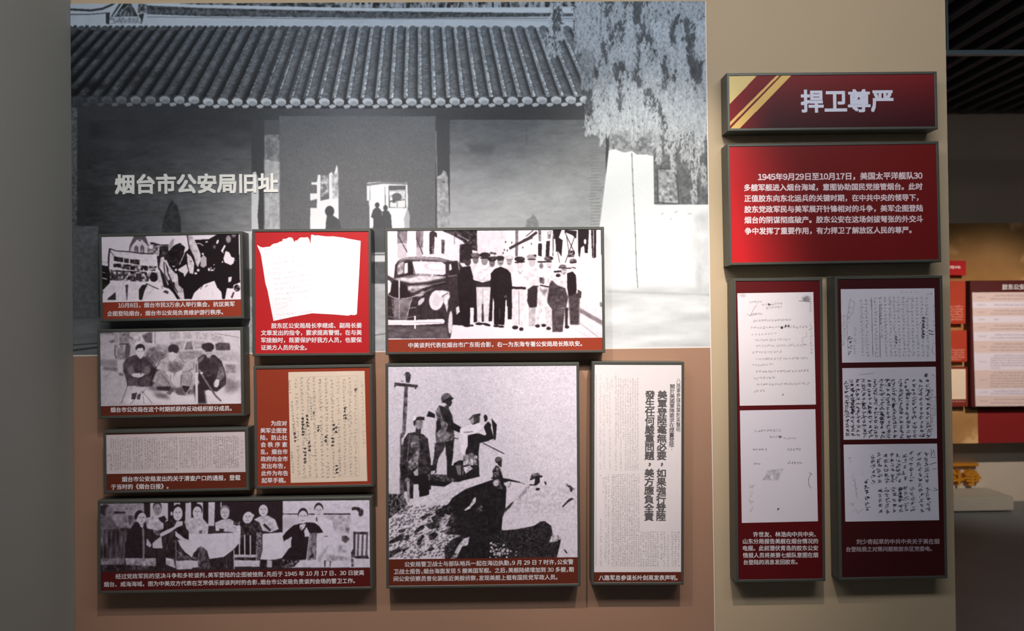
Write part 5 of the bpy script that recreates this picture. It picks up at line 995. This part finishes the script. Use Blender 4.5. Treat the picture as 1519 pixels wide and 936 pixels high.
def intro():
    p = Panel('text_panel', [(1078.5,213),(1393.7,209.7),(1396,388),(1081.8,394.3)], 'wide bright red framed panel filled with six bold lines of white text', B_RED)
    f = zz(1060, 190, 4.22)
    c = p.full_pic(p.inner()[2], res=1.0, base=0); H, W_ = c.a.shape
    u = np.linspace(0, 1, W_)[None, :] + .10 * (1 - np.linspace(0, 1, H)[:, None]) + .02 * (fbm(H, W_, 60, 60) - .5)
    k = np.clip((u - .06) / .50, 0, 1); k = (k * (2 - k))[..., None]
    p.put('red_face', c, np.array([192, 32, 38]) * (1 - k) + np.array([112, 24, 25]) * k)  # red grows darker towards the right
    p.text(lines(f, ('1945年9月29日至10月17日，美国太平洋舰队30', 272, 306, 1300, 297), ('多艘军舰进入烟台海域，意图协助国民党接管烟台。此时', 185, 373, 1300, 365), ('正值胶东向东北运兵的关键时期，在中共中央的领导下，', 187, 441, 1275, 434), ('胶东党政军民与美军展开针锋相对的斗争，美军企图登陆', 187, 509, 1303, 501), ('烟台的阴谋彻底破产。胶东公安在这场剑拔弩张的外交斗', 188, 576, 1303, 568), ('争中发挥了重要作用，有力捍卫了解放区人民的尊严。', 190, 645, 1232, 637)), bold=.022, m=mat('rose_white_lettering', rgb(236, 214, 220), 0.55), name='paragraph_text')
intro()

# ---------------------------------------------------------------- telegram drafts
def telegram():
    p = Panel('document_panel', [(1085.4,412.8),(1218.7,412.3),(1226.4,862.2),(1094,864.4)], 'tall wine red framed panel with two nearly blank white telegram sheets', B_WINE, group='tall document panels on the right')
    f = zz(1070, 400, 3.9); g = zz(1070, 600, 3.12)
    c = p.doc('a', [f(93, 137), f(532, 130), f(547, 780), f(107, 787)], 3, 232); c.G(4, 60); c.z(1070, 400, 3.9)
    rows = [(188, 158, 235, 12, 90), (200, 235, 355, 14, 60), (220, 255, 352, 14, 80), (258, 165, 238, 13, 70), (294, 182, 402, 14, 85), (333, 168, 500, 15, 70), (373, 172, 322, 15, 110), (406, 192, 400, 14, 105), (440, 195, 500, 15, 85), (477, 178, 350, 15, 80), (515, 198, 505, 15, 95), (550, 178, 305, 14, 85), (588, 200, 508, 15, 70), (626, 185, 310, 14, 85), (662, 202, 512, 15, 75), (702, 185, 255, 15, 80)]
    for y, x0, x1, s_, v in rows: c.hand(x0, y + 2, x1, y - 4, s_, v, .34, var=30, lw=6, al=.8)
    c.E(40, 350, 335, 8, 8, soft=.2); c.hand(362, 328, 400, 324, 15, 25, .5, var=8, lw=7); c.hand(262, 203, 290, 200, 14, 30, .5, var=8, lw=7)
    c.L(130, 2.5, 205, 205, 185, 230, 168, 270, 148, 255, soft=.2); c.hand(517, 190, 517, 250, 13, 110, .34); c.hand(517, 300, 520, 490, 16, 120, .34)
    c.E(90, 492, 168, 26, 16, 0, soft=1.6, al=.6, tex=60, ts=(3, 3)); c.L(60, 3, 450, 180, 520, 186, soft=.3); c.L(150, 2, 490, 360, 495, 385, 470, 395, 468, 420, 480, 430, soft=.3); c.E(120, 356, 722, 5, 5, soft=.4); c.E(190, 125, 150, 18, 10, soft=1.5)
    p.put('upper_telegram_sheet', c, c.rgbout((40, 34, 38), (250, 240, 246), 3, 0), outline=c.outline)
    c = p.doc('b', [g(86, 28), g(435, 22), g(447, 540), g(95, 548)], 3, 228); c.G(4, 80); c.z(1070, 600, 3.12)
    c.hand(153, 122, 275, 119, 12, 60, .34, lw=6); c.hand(218, 150, 285, 148, 12, 60, .34, lw=6); c.hand(288, 157, 345, 156, 8, 80, .28); c.hand(145, 209, 213, 207, 11, 50, .34, lw=7); c.hand(302, 208, 370, 207, 11, 60, .34, lw=7); c.hand(148, 275, 185, 274, 11, 45, .36, lw=7); c.hand(308, 270, 372, 270, 11, 50, .36, lw=7); c.hand(262, 149, 282, 149, 11, 20, .5, var=6, lw=7)
    c.L(75, 2.5, 415, 318, 403, 345, 404, 370, 414, 388, soft=.15); c.L(75, 2, 406, 315, 422, 325); c.P(190, 190, 350, 215, 305, 285, 298, 262, 352, soft=1, tex=40, ts=(4, 4), al=.7); c.L(165, 2, 190, 352, 225, 305, 288, 300, soft=.4); c.E(60, 263, 484, 4, 6, 30)
    c.hand(138, 360, 138, 500, 26, 175, .6, var=15, lw=5, al=.5)
    p.put('lower_telegram_sheet', c, c.rgbout((40, 36, 44), (246, 237, 248), 3, 0), outline=c.outline)
    p.text(lines(g, ('许世友、林浩向中共中央、', 147, 601, 437, 600), ('山东分局报告美舰在烟台情况的', 100, 633, 447, 632), ('电报。此前潜伏青岛的胶东公安', 100, 665, 447, 664), ('情报人员将美第七舰队意图在烟', 100, 698, 447, 696), ('台登陆的消息发回胶东。', 103, 730, 352, 728)), bold=.008)
telegram()
def drafts():
    p = Panel('document_panel', [(1238,410.3),(1397,408.5),(1407.5,858),(1246.3,861.2)], 'tall dark red framed panel with three sheets of dense vertical brush writing', B_DARKWINE, group='tall document panels on the right')
    f = zz(1220, 400, 3.9); g = zz(1220, 600, 3.12)
    c = p.doc('a', [f(106, 113), f(647, 108), f(655, 530), f(114, 538)], 3, 226); c.G(5, 60); c.z(1220, 400, 3.9)
    for i, x in enumerate((225, 252, 305, 335, 362, 390, 415, 440, 466, 492, 518, 546, 574, 603)):
        c.hand(x - 2, 155 if i > 1 else 170, x + 8, 505 if i != 3 else 400, 17, 70, .36, var=30, lw=6, al=.85)
    c.hand(585, 270, 580, 400, 15, 30, .6, var=10, lw=8); c.hand(335, 200, 335, 320, 12, 60, .4, lw=8); c.hand(425, 380, 428, 430, 14, 40, .5, lw=8)
    c.L(90, 3, 283, 160, 292, 500, soft=.2); c.L(90, 3, 328, 200, 334, 505, soft=.2); c.L(40, 5, 612, 350, 640, 358); c.L(40, 5, 615, 370, 642, 374); c.L(110, 2, 150, 500, 140, 300, 160, 170, 185, 190, 175, 250, 140, 290, soft=.2); c.L(80, 2, 640, 440, 632, 470, 650, 495, soft=.2)
    c.hand(125, 260, 122, 440, 16, 80, .35); c.hand(160, 380, 160, 490, 24, 35, .5); c.hand(188, 330, 185, 490, 17, 90, .35); c.hand(160, 205, 150, 320, 22, 130, .35); c.hand(280, 170, 282, 210, 16, 60, .4); c.hand(455, 130, 560, 130, 11, 110, .3, dens=.7); c.hand(600, 140, 640, 142, 13, 90, .35); c.hand(645, 180, 645, 440, 22, 140, .3)
    p.put('upper_draft_sheet', c, c.rgbout((34, 32, 38), (240, 233, 246), 4, 0), outline=c.outline)
    c = p.doc('b', [f(115, 570), f(655, 562), g(530, 157), g(98, 163)], 3, 226); c.G(5, 60); c.z(1220, 400, 3.9)
    for i, x in enumerate((137, 168, 200, 236, 270, 303, 340, 375, 411, 449, 488, 526, 566, 604)):
        c.hand(x, 630 if i else 640, x + 8, 975 if i > 3 else 970, 23, 40, .55, var=22, lw=6, al=.9)
    for x, y, n in ((175, 680, 3), (175, 790, 4), (237, 780, 2), (410, 785, 2), (270, 810, 3), (345, 860, 4), (600, 610, 2), (500, 720, 2)): c.hand(x, y - 10 * n, x, y + 10 * n, 20, 18, .85, var=8, lw=8)
    c.L(110, 2, 215, 608, 300, 598, soft=.6); c.hand(637, 600, 640, 620, 16, 60, .4); c.hand(632, 690, 636, 930, 17, 70, .38); c.L(70, 2, 622, 680, 628, 960, soft=.2); c.hand(652, 730, 650, 850, 14, 60, .4)
    p.put('middle_draft_sheet', c, c.rgbout((28, 26, 32), (240, 233, 247), 4, 0), outline=c.outline)
    c = p.doc('c', [g(98, 186), g(530, 181), g(540, 535), g(106, 542)], 3, 228); c.G(5, 60); c.z(1220, 600, 3.12)
    for x0, a, x1, b, v in ((232, 228, 236, 370, 50), (202, 345, 208, 495, 30), (260, 222, 264, 365, 45), (264, 385, 270, 505, 45), (292, 225, 296, 365, 45), (297, 385, 302, 505, 45), (320, 220, 326, 365, 40), (330, 380, 334, 505, 50), (348, 222, 352, 365, 45), (357, 375, 362, 505, 40), (378, 222, 382, 355, 60), (382, 375, 390, 500, 50), (408, 215, 412, 360, 55), (414, 378, 418, 495, 55), (443, 215, 462, 505, 45), (480, 215, 484, 365, 45), (486, 380, 490, 495, 50)):
        c.hand(x0, a, x1, b, 20, v, .5, var=18, lw=6, al=.9)
    c.hand(360, 380, 362, 440, 18, 14, .9, var=6, lw=8); c.E(210, 178, 300, 1, 1); c.hand(180, 240, 185, 330, 16, 190, .35, al=.5); c.hand(125, 240, 128, 270, 13, 130, .35); c.hand(140, 320, 158, 420, 16, 140, .35); c.hand(130, 450, 160, 500, 18, 120, .35); c.L(150, 2, 150, 350, 160, 435, soft=.3); c.L(150, 2, 160, 505, 188, 485, soft=.3)
    c.L(60, 2, 504, 205, 502, 245, 524, 245, soft=.2); c.L(60, 2, 505, 235, 515, 210, 520, 240); c.L(60, 3, 495, 278, 528, 268); c.L(60, 2, 508, 300, 530, 296); c.L(60, 2, 510, 400, 534, 395, 515, 385)
    p.put('lower_draft_sheet', c, c.rgbout((28, 26, 32), (242, 236, 250), 4, 0), outline=c.outline)
    p.text(lines(g, ('刘少奇起草的中共中央关于美在烟', 157, 635, 540, 633), ('台登陆我之对策问题致胶东区党委电。', 110, 670, 506, 667)), bold=.008, m=mat('dim_lettering', rgb(196, 176, 184), 0.6))
drafts()

# ================================================================ THE FAR SIDE OF THE HALL
YF = 2.95                                   # display wall beyond the opening
def FX(x, y, Y=YF): return PX(x, y, Y)
zb = FX(1460, 657)[1]; zm = FX(1460, 331)[1]
XF0, XF1 = -0.5, 7.8
wf = struct(box('wall_far', XF0, XF1, YF, YF + 0.25, zb, Z_CEIL, M_FARUP))
YB2 = 3.20
struct(box('wall_far_base', XF0, XF1, YB2, YB2 + 0.15, 0, zb + 0.3, M_BASE))
# printed mural on the display wall
mur = bpy.data.objects.new('far_mural', None); COL.objects.link(mur); mur.location = (0, 0, 0)
tag(mur, 'golden brown relief-patterned mural across the hall with a plain dark red block low down', 'mural')
plf = Plane(0, 0, 0, YF - 0.004)
c = Pic(plf, [(1380, 331), (1600, 331), (1600, 657), (1380, 657)], 2.0, 120)
c.u0, c.u1, c.w0, c.w1 = 1.5, 6.5, zb, zm
c.k = 130; c.res = .8; c.W = int(5.0 * c.k); c.H = int((zm - zb) * c.k); c.a = np.full((c.H, c.W), 150, np.float32); c.box = (1.5, 6.5, zb, zm)
n1 = fbm(c.H, c.W, 60, 60, 5); n2 = fbm(c.H, c.W, 26, 26, 4)
vv = np.linspace(0, 1, c.H)[:, None]
rel = np.clip((n2 - .5) * 7, 0, 1) * np.clip((n1 - .45) * 8, 0, 1)
A = np.array([176, 132, 82]) + (n1[..., None] - .5) * np.array([70, 66, 58]) + rel[..., None] * np.array([46, 44, 40])
sheet('mural_print', [(1.5, zb), (6.5, zb), (6.5, zm), (1.5, zm)], YF - 0.0052, 0.004, img_mat('far_mural_picture', A, .7, .2), mur, c.box)
rx0, rz1 = FX(1450, 600, YF - .006); rz0 = FX(1450, 657, YF - .006)[1]
sheet('red_block', [(rx0, zb), (6.5, zb), (6.5, rz1), (rx0, rz1)], YF - 0.0062, 0.001, mat('far_red_print', rgb(136, 34, 34), .6, spec=.3), mur)

def far_panel(name, quad, label, board, cat='display panel', group='small panels across the hall', dep=0.06):
    return Panel(name, quad, label, board, cat, group, dep=dep, yb=YF - 0.0066, frame=False)
M_DKBD = mat('dark_brown_board', rgb(86, 30, 28), .5)
M_PINK = mat('pink_row_print', rgb(226, 196, 192), .5)
M_LILAC = mat('lilac_row_print', rgb(234, 222, 236), .5)
M_INK = mat('grey_ink', rgb(120, 100, 110), .7)
def tiny(c, x0, y0, x1, n, pitch, size, val=235, last=None):
    for i in range(n):
        e = x1 if (i < n - 1 or last is None) else last
        c.hand(x0 if i else x0 + size * 2, y0 + i * pitch, e, y0 + i * pitch, size, val, .3, var=10, lw=5, al=.8)
f = zz(1395, 375, 6.452); g = zz(1395, 500, 4.53 * 725 / 562 if False else 5.847)
B_FR = mat('far_red_board', rgb(196, 26, 30), .5); B_FO = mat('far_orange_board', rgb(186, 62, 36), .5)
def fp_print(p, base, ink, fn, name='caption_print', quad=None):
    c = Pic(p.pl, quad, 3, 0); fn(c); t = np.clip(blur(c.a, 1) / 255, 0, 1)[..., None]
    A = np.array(base) * (1 - t) + np.array(ink) * t
    u = [(c.u0, c.w0), (c.u1, c.w0), (c.u1, c.w1), (c.u0, c.w1)]
    sheet(name, u, -p.dep - 0.0008, 0.0006, img_mat(name + '_' + str(len(bpy.data.materials)), A, .5, .3), p.b, c.box)
p = far_panel('title_sign', [f(-70, 74), f(248, 76), f(246, 214), f(-70, 214)], 'small bright red title sign across the hall, topmost of its column', B_FR, 'sign')
fp_print(p, (196, 26, 30), (250, 225, 225), lambda c: (c.z(1395, 375, 6.452), c.hand(-40, 136, 188, 136, 24, 250, .5, var=5, lw=8, al=.95), c.hand(-40, 138, 188, 138, 22, 250, .5, var=5, lw=7, al=.9)), 'title_print', [f(-60, 110), f(200, 110), f(200, 160), f(-60, 160)])
p = far_panel('text_panel', [f(-70, 268), f(242, 270), f(240, 680), f(-70, 680)], 'orange-red text panel across the hall just under the small red sign', B_FO)
fp_print(p, (186, 62, 36), (252, 236, 230), lambda c: (c.z(1395, 375, 6.452), [c.hand(-60, 514 + i * 24.5, 218, 514 + i * 24.5, 17, 245, .42, var=8, lw=7, al=.95) for i in range(6)], c.hand(-60, 652, 100, 652, 17, 245, .42, var=8, lw=7)), 'caption_print', [f(-66, 495), f(228, 495), f(228, 670), f(-66, 670)])
p = far_panel('text_panel', [f(-70, 744), f(252, 740), g(232, 215), g(-70, 217)], 'second orange-red text panel across the hall, above the cream document', B_FO)
fp_print(p, (186, 62, 36), (252, 236, 230), lambda c: (c.z(1395, 500, 5.847), [c.hand(-60, 112 + i * 21, 208, 112 + i * 21, 15, 245, .4, var=8, lw=7, al=.95) for i in range(4)], c.hand(-60, 194, 180, 194, 15, 245, .4, var=8, lw=7)), 'caption_print', [g(-66, 98), g(216, 98), g(216, 208), g(-66, 208)])
p = far_panel('document_panel', [g(-70, 262), g(234, 260), g(240, 604), g(-66, 606)], 'dark rust panel across the hall holding a pale cream document', mat('far_rust_board', rgb(128, 46, 34), .5))
fp_print(p, (250, 226, 198), (190, 160, 140), lambda c: (c.z(1395, 500, 5.847), [c.hand(-50, 300 + i * 14, 205, 300 + i * 14, 12, 120, .3, var=40, lw=5, al=.6) for i in range(16)]), 'cream_document', [g(-60, 280), g(216, 277), g(220, 538), g(-58, 540)])
fp_print(p, (128, 46, 34), (250, 226, 220), lambda c: (c.z(1395, 500, 5.847), c.hand(-50, 557, 216, 557, 11, 245, .4, var=8, lw=7)), 'caption_print', [g(-58, 549), g(220, 549), g(220, 567), g(-58, 567)])
# the big chronology board
p = Panel('chronology_board', [f(268, 266), (1640, 415.0), (1646, 602.0), g(286, 604)], 'large white and pink striped chronology board with a dark brown heading, across the hall', M_DKBD, 'display panel', dep=0.085, yb=YF - 0.0066, frame=False)
ye = [380, 470, 526, 608, 668, 756, 844, 1090]
rows = [(f(0, 380), f(0, 470), 2), (f(0, 470), f(0, 528), 1), (f(0, 528), f(0, 608), 2), (f(0, 608), f(0, 668), 1), (f(0, 668), f(0, 756), 2), (f(0, 756), f(0, 844), 2), (g(0, 34), g(0, 138), 3), (g(0, 138), g(0, 288), 6), (g(0, 288), g(0, 448), 6), (g(0, 448), g(0, 510), 2), (g(0, 510), g(0, 600), 2)]
xl0 = 1442.0
for i, (a, b, nl) in enumerate(rows):
    y0, y1 = a[1], b[1]
    if i == 6: y0 = f(0, 844)[1]
    qa = [p.pl.px(xl0 + .03 * (y0 - 434), y0), p.pl.px(1636, y0 - 1.2), p.pl.px(1636, y1 - 1.2), p.pl.px(xl0 + .03 * (y1 - 434), y1)]
    c = Pic(p.pl, [(xl0, y0), (1636, y0), (1636, y1), (xl0, y1)], 2.4, 0)
    h = (y1 - y0) / (nl + .9)
    if i % 2 == 1 or True:
        c.hand(1449 + .03 * (y0 - 434), (y0 + y1) / 2, 1461 + .03 * (y0 - 434), (y0 + y1) / 2, 1.9, 150, .3, var=30, lw=5, al=.7)
    for k in range(nl):
        c.hand(1474 if k == 0 else 1469, y0 + h * (k + .95), 1630 if k < nl - 1 else random.uniform(1480, 1620), y0 + h * (k + .95), 2.0, 170, .32, var=30, lw=5, al=.75)
    t = np.clip(blur(c.a, 1) / 255, 0, 1)[..., None]; base = (232, 208, 204) if i % 2 == 0 else (240, 230, 244)
    sheet('chronology_row', qa, -p.dep - 0.0008, 0.0006, img_mat('chronology_row_%d' % i, np.array(base) * (1 - t) + np.array((110, 90, 100)) * t, .5, .3), p.b, c.box)
text('heading_text', p.pl, p.b, [('胶东公安史', *f(592, 327), *f(860, 325))], -p.dep - 0.001, M_TXT, .02)
# low plinth and gold characters
XP, ZP = FX(1504, 737, 2.89)[0], PX(1504, 737, 2.89)[1]
pz0 = PX(1504, 759, 2.89)[1]
M_PL = mat('plinth_paint', rgb(170, 164, 152), .75, 0, .02, 4, spec=.2)
pt = bpy.data.objects.new('low_plinth', None); COL.objects.link(pt); pt.location = (2.6, 3.0, 0)
tag(pt, 'low pale grey plinth standing on the floor at the foot of the far wall', 'plinth')
b_ = box('slab', 1.7 - 2.6, XP - 2.6, 2.89 - 3.0, YB2 - 0.001 - 3.0, max(pz0, .012), ZP, M_PL, pt, 0.004)
box('recessed_base', 1.8 - 2.6, XP - 0.12 - 2.6, 2.97 - 3.0, YB2 - 0.002 - 3.0, 0, max(pz0, .012), mat('plinth_dark_base', rgb(50, 48, 46), .8), pt)
M_GOLD = mat('gold_lettering', rgb(206, 140, 40), .42, .25, .05, 20)
h = zz(1395, 640, 6.686)
gl = bpy.data.objects.new('gold_wall_lettering', None); COL.objects.link(gl)
gl.location = (PX(*h(240, 450), YB2)[0], YB2, PX(*h(240, 540), YB2)[1])
tag(gl, 'thick gold characters under a gold bar, low on the far wall above the plinth', 'lettering')
plg = Plane(gl.location.x, gl.location.z, 0, YB2 - 0.05)
text('characters', plg, gl, [('斗', *h(92, 460), *h(234, 460)), ('争', *h(246, 459), *h(402, 459))], -0.05, M_GOLD, .04, th=.0495, asp=.92)
u0, w0 = plg.px(*h(-60, 352)); u1, w1 = plg.px(*h(385, 318))
box('bar', u0, u1, -0.05, -0.0003, w0, w1, M_GOLD, gl, .003)
